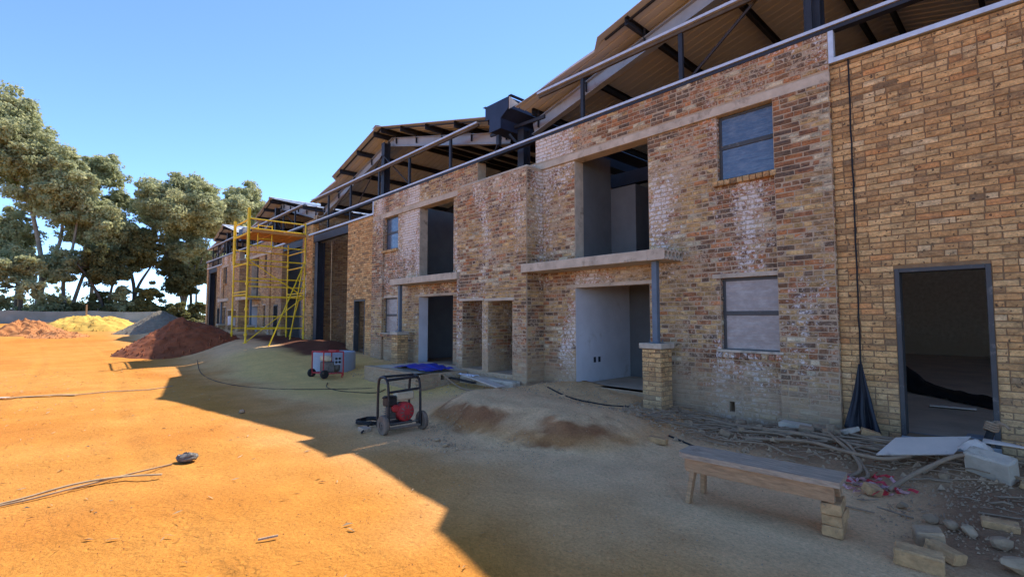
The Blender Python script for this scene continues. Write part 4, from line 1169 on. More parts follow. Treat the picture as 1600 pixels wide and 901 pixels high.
# timber props inside the roller opening of the second unit
for k, (x, y, x2, lb) in enumerate(((-17.9, 7.9, -18.3, 'longer timber prop leaning inside the roller opening'), (-17.6, 7.8, -17.9, 'shorter timber prop leaning inside the roller opening'))):
    mb = MB(); mb.beam((x, y, .2), (x2, y+.25, 1.55 - .35*k), .05, .05); o = mb.build('timber_prop', 'strip_wood', origin=(x, y, .2)); tag(o, lb, 'timber prop')
# rope hanging at the jamb
hose('rope', [(-18.9, 7.7, 4.6), (-18.95, 7.72, 2.5), (-18.85, 7.7, 1.4), (-18.95, 7.75, .6)], .018, 'strip_wood', 'pale rope hanging down inside the roller opening', 'rope', lift=False)

# ------------------------------------------------------------------ heaps
def heap(name, mat, cx, cy, rx, ry, h, label, seed, power=1.0, rough=.12, rot=0.0, cat='soil heap'):
    N = 110; R = 44; vs = []; zb = G(cx, cy)
    for i in range(R+1):
        r = i/R
        for j in range(N):
            a = 2*math.pi*j/N
            wob = 1 + .14*nz(math.cos(a)*1.4+seed, math.sin(a)*1.4, seed) + .05*nz(math.cos(a)*5, math.sin(a)*5, seed)
            x = cx + (math.cos(a)*rx*math.cos(rot) - math.sin(a)*ry*math.sin(rot))*r*wob
            y = cy + (math.cos(a)*rx*math.sin(rot) + math.sin(a)*ry*math.cos(rot))*r*wob
            prof = (1-r)**power if power >= 1 else (1 - r**(1/power))
            prof = prof*(1-.0) if r > .08 else prof - (.08-r)*.35
            z = G(x, y) - .06 + (h+.06)*prof + rough*h*(nz(x, y, seed, 1.6)*min(1, 3*(1-r)) + .5*nz(x, y, seed+3, 4.5)*min(1, 4*(1-r))) + .05*nz(x, y, seed, 3.0) + .035*nz(x, y, seed+1, 8)
            vs.append((x, y, z))
    fs = []
    for i in range(R):
        for j in range(N):
            fs.append((i*N+j, i*N+(j+1) % N, (i+1)*N+(j+1) % N, (i+1)*N+j))
    mb = MB(); mb.add(vs, fs); o = mb.build(name, mat, origin=(cx, cy, zb), smooth=True)
    rr = random.Random(seed); mc = MB()
    for _ in range(420):
        i = int(R*rr.uniform(.15, .99)); j = rr.randrange(N); p = Vector(vs[i*N+j])*1.0; s_ = rr.uniform(.02, .07)*(1 if i < R*.75 else 1.5)
        k = len(mc.v)
        for d in ((1,0,-.3),(-.6,.8,-.3),(-.5,-.9,-.3),(.1,.1,.8)): mc.v.append(tuple(p + Vector((d[0]*rr.uniform(.5,1), d[1]*rr.uniform(.5,1), d[2]))*s_))
        mc.f += [(k,k+1,k+3),(k+1,k+2,k+3),(k+2,k,k+3)]; mc.c += [None]*3
    cl = mc.build('clods', mat, o, origin=(cx, cy, zb), fix=False); cl['kind'] = 'stuff'
    return tag(o, label, cat)
heap('red_soil_heap', 'red_soil', -22.9, 3.3, 2.25, 2.05, 1.34, 'large heap of dark red soil left of the scaffold, half in shade', 1, rough=.05)
heap('gravel_heap', 'grey_gravel', -39.0, 4.6, 2.6, 2.4, 1.30, 'grey brown gravel heap just behind the red soil heap', 2, rough=.03, cat='gravel heap')
heap('sand_heap', 'yellow_sand', -45.0, 1.5, 2.6, 3.1, .92, 'bright yellow sand heap with a flattened top near the green fence', 3, power=.45, rough=.22, cat='sand heap')
heap('orange_soil_heap', 'orange_soil', -40.0, -1.7, 2.0, 2.2, .85, 'tallest orange soil heap left of the yellow sand', 4, power=1.0, rough=.35)
heap('orange_soil_heap', 'orange_soil', -41.0, -4.0, 2.2, 2.2, .75, 'broad orange soil heap nearest the left edge of the yard', 5, power=1.0, rough=.35)
heap('orange_soil_heap', 'orange_soil', -37.0, -.2, 2.0, 1.4, .4, 'low trampled orange soil heap spreading before the yellow sand', 6, power=1.0, rough=.4)
heap('dark_soil_heap', 'grey_gravel', -43.5, 4.0, 1.5, 1.3, .55, 'small dark heap between the yellow sand and the gravel', 7, rough=.1, cat='gravel heap')
for k, (x, y, l, rz, lb) in enumerate(((-52, -.8, 1.5, 1.5, 'pale timber beam lying between the orange soil and the yellow sand'), (-50, 5.6, 1.6, 1.2, 'pale timber beam lying behind the gravel heap'))):
    mb = MB(); z = G(x, y) + .25
    d = Vector((math.cos(rz), math.sin(rz), 0))*l; mb.beam(Vector((x,y,z))-d, Vector((x,y,z))+d, .25, .25)
    o = mb.build('timber_beam', 'strip_wood', origin=(x, y, z), bevel=.01); tag(o, lb, 'timber')
mb = MB(); mb.beam((-47.3, 1.2, .8), (-47.3, 1.2, 2.5), .1, .1); o = mb.build('marker_post', 'strip_wood', origin=(-47.3, 1.2, .8)); tag(o, 'pale wooden marker post standing behind the yellow sand heap', 'post')

# ------------------------------------------------------------------ green shade-net fence
t = thing('net_fence', (-62, 4, 1), 'low green shade net fence stretched along the far side of the yard', 'fence')
ys = [-26, -20, -14.5, -9, -3.4, 2.4, 8, 13.5, 19]
rnd = random.Random(8)
for k, y in enumerate(ys):
    x = -62 + .25*rnd.uniform(-1, 1); z = G(x, y)
    mb = MB(); mb.tube([(x, y, z-.2), (x, y, z + 1.42)], .05, 6); mb.build('post', 'dark_steel', t)
mb = MB(); vs = []; n_ = 90
for i in range(n_+1):
    y = -26 + 45*i/n_
    sag = .10*abs(math.sin((y+26)/5.6*math.pi)); bx_ = -61.93 + .06*nz(y*.5, 0)
    z = G(-62, y)
    for f in (0, .33, .66, 1): vs.append((bx_ + .05*nz(y, f*3, 4), y, z + f*(1.18 - sag)))
mb.add(vs, [(i*4+j, (i+1)*4+j, (i+1)*4+j+1, i*4+j+1) for i in range(n_) for j in range(3)])
o = mb.build('net', 'net', t); m = o.modifiers.new('t', 'SOLIDIFY'); m.thickness = .01

# ------------------------------------------------------------------ trees
def leaves(mb, blobs, count, size, rnd, droop=.6, shell=.45):
    tot = sum(b[3]**2 for b in blobs)
    for (x, y, z, r, fl) in blobs:
        n_ = int(1.9*count*r*r/tot)
        sub = [(rnd.gauss(0,1), rnd.gauss(0,1), rnd.gauss(0,1)) for _ in range(max(8, int(r*11)))]
        cl = []
        for a in sub:
            v = Vector(a).normalized()*r*rnd.uniform(.3, 1.05); v.z *= min(1, fl*1.25)
            cl.append((v, rnd.uniform(.2, .46)*r))
        for _ in range(n_):
            c, cr = cl[rnd.randrange(len(cl))]
            d = Vector((rnd.gauss(0,1), rnd.gauss(0,1), rnd.gauss(0,1))).normalized()
            p = Vector((x, y, z)) + c + Vector((d.x, d.y, d.z*.7))*cr*rnd.uniform(shell, 1.05)
            a = Vector((rnd.gauss(0,1), rnd.gauss(0,1), rnd.gauss(0,.6) - droop*1.4)).normalized()
            b = a.cross(Vector((rnd.gauss(0,1), rnd.gauss(0,1), rnd.gauss(0,1)))).normalized()
            s_ = size*.66*rnd.uniform(.35, 1.75)
            k = len(mb.v)
            mb.v += [tuple(p), tuple(p + a*s_*.5 + b*s_*.30), tuple(p + a*s_), tuple(p + a*s_*.5 - b*s_*.30)]
            mb.f.append((k, k+1, k+2, k+3)); mb.c.append(None)
def tree(name, label, base, stems, blobs, count, size, leafm, barkm, r0, seed, cat='tree', group=None, limbs=True):
    rnd = random.Random(seed)
    x, y = base; z = G(x, y)
    t = thing(name, (x, y, z), label, cat, group)
    mb = MB(); tips = []
    for st in stems:
        P = curve([(x, y, z-.3)] + [(x+a, y+b, z+c) for a, b, c in st], 5)
        mb.tube(P, r0, 8, r2=r0*.42); tips += P[len(P)//2:]
    mb.build('trunk', barkm, t, smooth=True)
    if limbs:
        mb = MB()
        for (bx_, by_, bz_, br, fl) in blobs:
            c = Vector((x+bx_, y+by_, z+bz_))
            q_ = min(tips, key=lambda p: (Vector(p)-c).length + (2.0 if p[2] > c.z else 0))
            q_ = Vector(q_)
            mid = q_.lerp(c, .5) + Vector((rnd.uniform(-.5,.5), rnd.uniform(-.5,.5), -.3))
            mb.tube(curve([q_, mid, c], 4), r0*.34, 6, r2=r0*.1)
            for _ in range(4):
                e = c + Vector((rnd.gauss(0,1), rnd.gauss(0,1), rnd.gauss(0,.7)+.2)).normalized()*br*.85
                mb.tube([mid.lerp(c, .6), c.lerp(e, .4) + Vector((0,0,-.15)), e], r0*.13, 5, r2=r0*.04)
        mb.build('limbs', barkm, t, smooth=True)['kind'] = 'stuff'
    mb = MB(); leaves(mb, [(x+a, y+b, z+c, r, fl) for a, b, c, r, fl in blobs], count, size, rnd)
    mb.build('crown', leafm, t, fix=False)
    return t
rnd = random.Random(21)
def jit(lst): return [(rnd.uniform(-2.6, 2.6), b, c, r, fl) for b, c, r, fl in lst]
GR = 'gum trees beyond the fence'

def crown(cy, cz, ry, rz, n, rlo, rhi, seed, rx=None):
    rr = random.Random(seed); rx = rx or ry*.75; out = []
    for _ in range(n):
        v = Vector((rr.gauss(0,1), rr.gauss(0,1), rr.gauss(0,1))).normalized()*(rr.uniform(.15, 1)**.45)
        if v.z < -.55: v.z *= .6
        r = rr.uniform(rlo, rhi)*1.22
        out.append((v.x*rx, cy + v.y*max(.3, ry-r*.55), cz + v.z*max(.3, rz-r*.5), r, .78))
    return out
# trunk paths are (dx, dy, dz) from the foot; crowns are (dy, dz, ry, rz)
tree('gum_tree', 'tallest gum tree, its loose crown reaching up at the left edge of the photo', (-72, -2.4),
     [[(.3,.5,5),(.2,-.2,10),(0,-1.5,16),(0,-2.5,22)], [(.2,.8,5),(0,1.8,9),(0,1.8,14)]],
     crown(-2.6, 17.8, 4.3, 5.6, 24, 1.3, 2.1, 1) + crown(1.4, 17.6, 2.8, 2.2, 6, 1.0, 1.6, 2), 44000, .42, 'leaf', 'bark', .26, 1, group=GR)
tree('gum_tree', 'bushy gum tree with a heavy drooping crown over the pale leaning trunk', (-70, 0.2),
     [[(.2,-.4,4.5),(.1,.2,8),(0,.6,13)], [(.3,.9,4),(0,1.8,7.5),(0,2.6,11)]],
     crown(-1.0, 14.6, 4.0, 4.0, 15, 1.2, 2.0, 3) + crown(1.6, 10.6, 4.6, 3.6, 17, 1.2, 1.9, 4) + crown(.6, 6.0, 3.6, 2.4, 9, .8, 1.3, 24), 54000, .38, 'leaf', 'bark', .2, 2, group=GR)
tree('gum_tree', 'slim gum tree with a small open crown against the blue sky', (-78, 2.2),
     [[(0,.2,6),(0,-.1,12),(0,.5,17)]],
     crown(.5, 18.3, 2.2, 2.4, 8, .9, 1.5, 5) + crown(2.6, 15.0, 2.2, 1.2, 5, .8, 1.2, 6), 15000, .38, 'leaf', 'bark', .22, 3, group=GR)
tree('gum_tree', 'broad domed gum tree with many pale forking limbs beside the farthest unit', (-72, 10.8),
     [[(0,-.2,4),(0,-1.6,8),(0,-2.6,12)], [(0,.3,4),(0,1.6,8),(0,2.4,13)], [(0,.1,5),(0,.4,9),(0,.0,14)]],
     crown(.5, 15.0, 6.5, 4.9, 38, 1.3, 2.1, 7) + crown(.8, 9.6, 5.0, 2.4, 12, .8, 1.3, 27), 82000, .38, 'leaf', 'bark', .18, 4, group=GR)
tree('gum_tree', 'gum tree half hidden behind the domed crown, above the scaffold', (-78, 17.4),
     [[(0,.2,6),(0,0,12),(0,.3,16)]],
     crown(1.4, 17.0, 3.6, 4.6, 18, 1.2, 1.9, 8), 34000, .4, 'leaf', 'bark', .18, 5, group=GR)
tree('gum_tree', 'low spreading gum tree filling in behind the third unit roof', (-84, 14.0),
     [[(0,.2,4),(0,0,8)]], crown(1.5, 9.6, 5.5, 3.4, 18, 1.2, 1.9, 18), 26000, .4, 'leaf', 'bark', .2, 15, group=GR)
tree('dark_tree', 'dark tree with layered branches between the two big gum crowns', (-69, 5.6),
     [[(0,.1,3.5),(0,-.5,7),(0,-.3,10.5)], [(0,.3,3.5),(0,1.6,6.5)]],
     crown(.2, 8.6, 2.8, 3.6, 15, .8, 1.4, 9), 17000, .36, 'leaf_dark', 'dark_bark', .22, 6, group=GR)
tree('dark_tree', 'dark tree standing under the domed gum crown', (-70, 11.0),
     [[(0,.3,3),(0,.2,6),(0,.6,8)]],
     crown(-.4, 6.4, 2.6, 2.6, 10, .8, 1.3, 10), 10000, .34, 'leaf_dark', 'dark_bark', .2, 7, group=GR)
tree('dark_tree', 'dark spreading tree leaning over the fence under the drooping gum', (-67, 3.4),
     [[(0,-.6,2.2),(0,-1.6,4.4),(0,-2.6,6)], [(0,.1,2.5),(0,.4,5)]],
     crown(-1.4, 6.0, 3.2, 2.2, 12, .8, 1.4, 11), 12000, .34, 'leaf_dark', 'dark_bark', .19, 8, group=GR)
tree('willow_tree', 'tall drooping olive tree behind the fence, left of the leaning trunk', (-76, -4.0),
     [[(0,.1,4),(0,-.2,7),(0,.1,9)]], crown(-.6, 8.8, 2.4, 4.2, 12, 1.0, 1.6, 12), 17000, .36, 'leaf', 'dark_bark', .2, 16, group=GR)
tree('willow_tree', 'drooping olive tree standing by the fence at the left edge', (-66, -3.2),
     [[(0,.1,2),(0,-.2,4.4),(0,.1,6)]],
     jit([(-.6,6.3,1.5,.8),(.8,5.4,1.3,.9),(-2.0,5.2,1.4,.9),(-.6,4.2,1.4,.9),(-2.4,3.4,1.2,1.0),(.9,3.4,1.1,1.1),(-3.6,5.6,1.4,.8),(-4.2,3.8,1.4,.9)]), 11000, .36, 'leaf', 'dark_bark', .2, 9, group=GR)
def bush(label, base, blobs, count, leafm, seed, group='bushes along the fence'):
    rr = random.Random(seed)
    return tree('bush', label, base, [[(0,.1,.6),(0,.2,1.4)]], [(rr.uniform(-.8,.8), b, c, r, fl) for b, c, r, fl in blobs], count, .3, leafm, 'dark_bark', .07, seed, cat='bush', group=group)
bush('long very dark bush behind the net fence under the gum trees', (-65.5, 1.2), [(-2.4,.8,1.0,.7),(-1.0,1.2,1.1,.7),(.4,1.3,1.1,.7),(1.8,1.1,1.0,.7),(3.0,.9,.9,.7),(-3.6,.5,.8,.7)], 9000, 'leaf_dark', 31)
bush('yellow green bush with a pale stem right of the dark bush', (-65, 6.2), [(0,2.6,1.1,.8),(-.8,1.5,1.1,.8),(.7,1.4,1.0,.8),(.4,3.6,.8,.7)], 6000, 'leaf_mid', 32)
bush('round green bush directly behind the gravel heap', (-64.5, 9.0), [(0,1.8,1.1,.8),(-.8,1.0,.9,.8),(.8,.9,.9,.8),(.2,2.8,.8,.8)], 5200, 'leaf_mid', 33)
bush('low light green bush by the corner of the farthest unit', (-66, 13.6), [(0,.8,.9,.7),(1.3,.9,.9,.7),(-1.2,.7,.8,.7),(2.6,1.2,.9,.8)], 4600, 'leaf_mid', 34)
bush('grassy green bush at the far left behind the fence', (-70, -6.2), [(0,.7,1.0,.6),(1.6,.6,.9,.6),(-1.8,.7,1.0,.6),(3.2,.6,.9,.6)], 5200, 'leaf_mid', 35)
bush('tall olive bush between the dark bush and the yellow green one', (-66.5, 4.2), [(0,2.2,1.2,.8),(.9,1.4,1.0,.8),(-.9,1.2,1.0,.8),(.3,3.4,.9,.8)], 5200, 'leaf', 36)
bush('leggy green bush under the dark tree right of the gravel heap', (-66.5, 11.2), [(0,1.6,1.1,.8),(1.0,1.2,.9,.8),(-1.0,1.5,1.0,.8),(.2,2.9,.8,.8)], 5200, 'leaf_dark', 37)
for k, (x, y, lb, lm, hh) in enumerate((
    (-67, -5.0, 'tall olive bush at the far left, beneath the tallest gum', 'leaf', 2.6), (-66, -1.2, 'olive bush between the drooping olive tree and the long dark bush', 'leaf', 2.4),
    (-68, 2.4, 'mid green bush behind the long dark bush', 'leaf_mid', 3.2), (-68, 7.4, 'tall mid green bush behind the yellow green one', 'leaf_mid', 3.4),
    (-67, 10.0, 'dark bush behind the round green bush', 'leaf_dark', 2.8), (-67, 12.4, 'olive bush under the domed gum crown', 'leaf', 3.2), (-67, 15.0, 'mid green bush half behind the farthest unit', 'leaf_mid', 3.4))):
    bush(lb, (x, y), [(0,hh*.45,1.3,.9),(.9,hh*.3,1.1,.9),(-.9,hh*.35,1.1,.9),(.2,hh*.85,1.0,.9),(1.6,hh*.25,.9,.8),(-1.6,hh*.3,.9,.8)], 5600, lm, 60+k)
# far wood closing the horizon
mb = MB(); rr = random.Random(77); bl = []
for k in range(46):
    y = -70 + k*4.4 + rr.uniform(-1.5, 1.5); bl.append((-150 + rr.uniform(-12, 12), y, G(-150, y) + rr.uniform(1.2, 3.2), rr.uniform(2.2, 3.8), .75))
leaves(mb, bl, 16000, .9, rr)
o = mb.build('far_wood', 'leaf_mid', origin=(-150, 0, 1.4), fix=False); tag(o, 'far green tree belt low on the horizon', 'trees', kind='stuff')
mb = MB(); mb.box(-120, -119.7, -32, -14, 1.0, 3.6); o = mb.build('boundary_wall', 'plaster_white', origin=(-120, -23, 1)); tag(o, 'pale far boundary wall at the left edge behind the trees', 'wall')

# ------------------------------------------------------------------ rubble and litter
def rock(name, loc, dims, rz, label, mat, seed, cat='stone', group=None, flat=0.0):
    bm = bmesh.new(); bmesh.ops.create_icosphere(bm, subdivisions=2, radius=.5)
    rr = random.Random(seed); off = Vector((rr.uniform(-50,50), rr.uniform(-50,50), rr.uniform(-50,50)))
    pl_ = [(Vector((rr.gauss(0,1), rr.gauss(0,1), rr.gauss(0,1))).normalized(), rr.uniform(.24,.38)) for _ in range(12)]
    for v in bm.verts:
        p = v.co.copy()
        for n_, d_ in pl_:
            e = p.dot(n_) - d_
            if e > 0: p -= n_*e*.92
        p *= 1 + .12*noise.noise(p*3 + off) + .05*noise.noise(p*9 + off)
        v.co = Vector((p.x*dims[0]*1.15, p.y*dims[1]*1.15, p.z*dims[2]*1.15))
    me = bpy.data.meshes.new(name); bm.to_mesh(me); bm.free(); me.materials.append(MAT[mat])
    o = bpy.data.objects.new(name, me); COL.objects.link(o)
    o.location = (loc[0], loc[1], G(loc[0], loc[1]) + dims[2]*.36 + (loc[2] if len(loc) > 2 else 0)); o.rotation_euler = (rr.uniform(-.15,.15), rr.uniform(-.15,.15), rz)
    return tag(o, label, cat, group)
GS = 'stones scattered near the bench'
loose_brick((-.60, 4.10, G(-.6,4.1)+.05), .08, 'large tan broken block lying nearest the camera', 'brick_piece', (.25,.13,.11), (.06,.03), 101, GS, 'broken_block')
loose_brick((-.60, 4.50, G(-.6,4.5)+.055), .35, 'pale grey broken block behind the large tan one', 'pale_stone', (.16,.12,.11), (.1,-.1), 102, GS, 'broken_block')
loose_brick((-.50, 4.34, G(-.5,4.34)+.04), -.5, 'brown broken brick leaning between the pale and the tan block', 'brick_piece', (.19,.11,.075), (-.2,.15), 103, GS, 'broken_block')
rock('stone', (-.26, 4.72), (.13,.12,.11), .4, 'brown rounded stone right of the broken blocks', 'stone', 1, group=GS)
rock('stone', (-.17, 4.43), (.17,.13,.11), 1.0, 'grey stone at the bottom right corner of the yard', 'pale_stone', 2, group=GS)
rock('stone', (-.09, 4.52), (.13,.12,.09), 2.0, 'pale stone touching the right picture edge near the bottom', 'pale_stone', 3, group=GS)
rock('stone', (-.64, 4.95), (.11,.09,.07), .2, 'small dark stone behind the pale broken block', 'stone', 4, group=GS)
rock('stone', (-.52, 4.88), (.12,.10,.08), 1.3, 'brown stone in the middle of the small row', 'stone', 5, group=GS)
rock('stone', (-.42, 4.82), (.12,.10,.08), 2.3, 'grey stone at the right end of the small row', 'pale_stone', 6, group=GS)
rock('stone', (-.86, 5.22), (.09,.08,.06), .7, 'small stone by the striped tape', 'stone', 7, group=GS)
loose_brick((-.27, 5.06, G(-.27,5.06)+.03), .1, 'flat reddish paving brick lying in the dark dirt', 'brick_piece', (.2,.11,.05), (.05,.0), 104, GS)
loose_brick((-3.30, 5.50, G(-3.3,5.5)+.03), .25, 'single brown brick lying alone on the grey dust', 'brick_piece', (.23,.11,.07), (.0,.05), 105, GS)
loose_brick((-1.10, 5.42, G(-1.1,5.42)+.05), .9, 'red brown half brick among the striped tape', 'brick_piece', (.13,.1,.075), (.3,.2), 106, GS)
GB = 'broken bricks at the foot of the pilaster'
for k, (x, y, rz, d, tl, lb, mt) in enumerate((
    (-2.20, 7.12, -.1, (.46,.16,.07), (.05,.03), 'long flat concrete slab at the foot of the pilaster', 'concrete'),
    (-1.93, 7.05, .5, (.2,.12,.07), (.3,.1), 'broken brick directly right of the flat slab', 'stone'),
    (-1.80, 7.12, 1.1, (.2,.11,.07), (-.2,.5), 'broken brick tilted up against the yellow wall corner', 'stone'),
    (-1.66, 7.00, -.6, (.3,.13,.05), (.25,-.35), 'flat broken tile leaning below the navy plastic', 'concrete'),
    (-1.42, 7.02, .4, (.19,.11,.07), (.1,.3), 'reddish broken brick right of the thin black rod', 'brick_piece'),
    (-2.05, 6.88, .2, (.16,.1,.06), (.2,.1), 'small broken brick in front of the flat slab', 'stone'),
    (-1.78, 6.88, .9, (.17,.1,.07), (-.3,.2), 'broken brick in the middle of the heap by the pipes', 'stone'),
    (-2.42, 6.72, .3, (.17,.1,.06), (.1,.1), 'grey broken brick lying by the long pipe', 'stone'))):
    loose_brick((x, y, G(x, y) + .05), rz, lb, mt, d, tl, 120+k, GB, 'broken_brick')
rr = random.Random(52)
for k in range(26):
    x = rr.uniform(-3.6, .1); y = rr.uniform(6.35, 7.1) - (.25 if x > -1.1 else 0)
    place = 'below the nearest porch pier' if x < -2.9 else 'under the lower window' if x < -2.4 else 'at the foot of the pilaster' if x < -1.7 else 'below the navy plastic' if x < -1.2 else 'before the side door step' if x < -.5 else 'around the kerb block'
    mt = rr.choice(('stone', 'brick_piece', 'pale_stone'))
    dm = (rr.uniform(.06, .15), rr.uniform(.05, .1), rr.uniform(.03, .07))
    look = ('large ' if dm[0] > .11 else 'small ') + {'stone': 'dull brown', 'brick_piece': 'tan', 'pale_stone': 'greyish'}[mt] + (' flat' if dm[2] < .05 else ' thick')
    loose_brick((x, y, G(x, y) + rr.uniform(.01, .05)), rr.uniform(0, 3.1), look + ' broken brick chunk ' + place, mt, dm, (rr.uniform(-.4,.4), rr.uniform(-.4,.4)), 200+k, 'brick chunks in the rubble strip', 'brick_chunk')
seen = {}
for o in COL.objects:
    if o.get('group') == 'brick chunks in the rubble strip': seen.setdefault(o['label'], []).append(o)
for lb, os_ in seen.items():
    if len(os_) == 2:
        os_.sort(key=lambda o: o.location.y)
        os_[0]['label'] = lb + ', farther from the wall'; os_[1]['label'] = lb + ', nearer the wall'
# shallow soil heap fragments (rubble) as uncountable crumbs
mb = MB(); rr = random.Random(9)
def crumb(x, y, s_, z=None):
    z = G(x, y) if z is None else z
    c = Vector((x, y, z + s_*.2)); k = len(mb.v)
    for d in ((1,0,-.3),(-.6,.8,-.3),(-.5,-.9,-.3),(.1,.1,.8)):
        mb.v.append(tuple(c + Vector((d[0]*rr.uniform(.5,1), d[1]*rr.uniform(.5,1), d[2]*rr.uniform(.5,1)))*s_*.6))
    mb.f += [(k,k+1,k+3),(k+1,k+2,k+3),(k+2,k,k+3),(k,k+2,k+1)]; mb.c += [None]*4
for _ in range(5200):
    x = rr.uniform(-4.6, .3); y = 7.3 - abs(rr.gauss(0, .6)); crumb(x, y, rr.uniform(.012, .05)*(1 if rr.random() < .88 else 2.0))
for _ in range(900):
    x = rr.uniform(-.95, .3); y = rr.uniform(4.5, 6.6); crumb(x, y, rr.uniform(.01, .035))
for _ in range(1500):
    x = rr.uniform(-9, 0); y = rr.uniform(2.6, 6.2); crumb(x, y, rr.uniform(.006, .02))
for _ in range(700):
    x = rr.gauss(-5.9, .3) if rr.random() < .5 else rr.gauss(-4.2, .3); y = rr.gauss(4.05, .15); crumb(x, y, rr.uniform(.01, .035))
for _ in range(120):
    x = rr.gauss(-5.15, .22); y = rr.gauss(3.55, .12); crumb(x, y, rr.uniform(.015, .06))
for _ in range(700):
    x = rr.uniform(-9.5, -5); y = rr.uniform(6.2, 7.2); crumb(x, y, rr.uniform(.01, .04))
for _ in range(500):
    x = rr.uniform(-13, -.5); y = rr.uniform(5.6, 7.2); crumb(x, y, rr.uniform(.02, .07))
o = mb.build('rubble_crumbs', 'crumb', origin=(-3, 6, 0), fix=False); tag(o, 'small brick crumbs and pebbles strewn over the dusty ground', 'rubble', kind='stuff')
mb = MB()
for _ in range(4200):
    x = -1.5 - 13*rr.random()**1.6; y = rr.uniform(-2.0, 3.4); crumb(x, y, rr.uniform(.004, .016))
o = mb.build('sand_clods', 'orange_soil', origin=(-6, 0, 0), fix=False); tag(o, 'little clods and grit lying over the orange sand', 'grit', kind='stuff')
mb = MB()
for _ in range(620):
    u_ = rr.random()
    x = -2.5 - 16*u_**1.3; y = rr.uniform(-2.5, 2.6) if rr.random() < .75 else rr.gauss(-.6, .4); z = G(x, y) + .008
    a = rr.uniform(0, 6.28); L_ = rr.uniform(.012, .05); w_ = L_*rr.uniform(.12, .3)
    d = Vector((math.cos(a), math.sin(a), 0)); e = Vector((-d.y, d.x, 0)); p = Vector((x, y, z))
    mb.add([p - d*L_, p + e*w_ + Vector((0,0,.012)), p + d*L_ + Vector((0,0,rr.uniform(0,.02))), p - e*w_ + Vector((0,0,.006))], [(0,1,2,3)])
o = mb.build('leaf_litter', 'strip_wood', origin=(-8, 0, 0), fix=False); tag(o, 'dry leaves and bark scraps littering the orange sand', 'leaf litter', kind='stuff')

mb = MB(); rr = random.Random(19)
for _ in range(260):
    x = rr.uniform(-4.4, .2); y = 7.2 - abs(rr.gauss(0, .7)); a = rr.uniform(-.9, .9); L_ = rr.uniform(.08, .45); z = G(x, y)
    d = Vector((math.cos(a), math.sin(a)*.6, rr.uniform(-.08, .12)))*L_
    mb.tube([(x, y, z+.02), (x+d.x*.5, y+d.y*.5, z+.03+d.z*.5+rr.uniform(0,.02)), (x+d.x, y+d.y, z+.025+abs(d.z))], rr.uniform(.004, .011), 4)
for _ in range(15):
    x = rr.uniform(-3.4, -.3); y = rr.uniform(6.2, 7.0); a = rr.choice((0, math.pi)) + rr.uniform(-.5, .5); P = []
    for i in range(6):
        P.append((x, y, G(x, y) + .02 + rr.uniform(0, .06))); x += math.cos(a)*.28; y += math.sin(a)*.2; a += rr.uniform(-.5, .5)
        y = min(y, 7.25)
    mb.tube(curve(P, 4), rr.uniform(.006, .016), 5)
for _ in range(60):
    x = rr.uniform(-1.3, .2); y = rr.uniform(4.8, 6.4); a = rr.uniform(-3, 3); L_ = rr.uniform(.05, .25); z = G(x, y)
    mb.tube([(x, y, z+.012), (x+math.cos(a)*L_, y+math.sin(a)*L_, z+.02)], rr.uniform(.003, .008), 4)
o = mb.build('twigs', 'hose', origin=(-2, 6.6, 0), fix=False); tag(o, 'dry twigs and wire ends scattered through the rubble at the wall foot', 'twigs', kind='stuff')
# boards, sheets and plastics
cloth('white_board', 'white_board', lambda a, b: (-1.20 + .56*a + .10*b, 6.12 + .30*a + .40*b, G(-.9, 6.4) + .09 + .06*a + .12*b), 1, 1, 'flat off white board lying on the pipes before the side door', 'board', thick=.012, smooth=False)
cloth('white_plastic_strip', 'white_board', lambda a, b: (-.45 + .75*a, 6.72 + .1*b - .12*a, G(-.2, 6.7) + .20 - .05*a + .03*math.sin(a*3+b)), 12, 4, 'long white plastic strip running to the right edge behind the kerb block', 'plastic strip', thick=.008)
cloth('clear_plastic', 'white_board', lambda a, b: (-.62 + .25*a, 6.52 + .2*b, G(-.5, 6.6) + .15 + .10*math.sin(a*3.1)*math.sin(b*3.1) + .03*nz(a*6, b*6)), 12, 12, 'crumpled pale plastic lump on top of the kerb block', 'plastic', thick=.004)
loose_brick((-.38, 6.42, G(-.38,6.42)+.10), -.35, 'broken grey concrete kerb block standing by the white plastic', 'concrete', (.34,.16,.26), (.35,.12), 140, None, 'kerb_block')
mb = MB(); P = [(-.50, 6.95, G(-.5,6.95)), (-.44, 6.98, .30), (-.38, 7.0, .52)]; mb.tube(P, .034, 10)
o = mb.build('standing_pipe', 'rubber', origin=P[0], smooth=True); tag(o, 'dark pipe standing slanted before the door step with its mouth bound', 'pipe')
mb = MB()
for k in range(4): mb.tube([(-.40 + math.cos(a)*.052 + .006*k, 6.99 + math.sin(a)*.05, .46 + .022*k + .012*math.sin(a*2)) for a in [i/14*2*math.pi for i in range(15)]], .012, 6)
mb.tube(curve([(-.36, 6.97, .53), (-.30, 6.93, .53), (-.26, 6.90, .49)], 4), .012, 6)
mb.build('binding', 'hose', o, origin=P[0], smooth=True)
o2 = [c for c in o.children][0]
def floorcloth(a, b):
    return (-2.3 + 2.0*a + .1*nz(a*5, b*3, 7), 12.3 - 2.2*a + .9*b*(1 - .3*a) + .15*nz(a*4, b*3, 1), .205 + (.34*math.exp(-((a-.15)/.2)**2) + .12)*math.sin(b*3.1) + .07*abs(nz(a*8, b*5, 3)))
cloth('black_plastic', 'black_plastic', floorcloth, 36, 12, 'rumpled black plastic lying on the floor inside the side door', 'plastic sheet')
mb = MB(); mb.beam((-1.25, 10.05, .225), (-.72, 10.1, .23), .16, .02); o = mb.build('board_offcut', 'white_board', origin=(-1, 10, .22)); tag(o, 'pale board offcut on the floor in front of the black plastic', 'board')
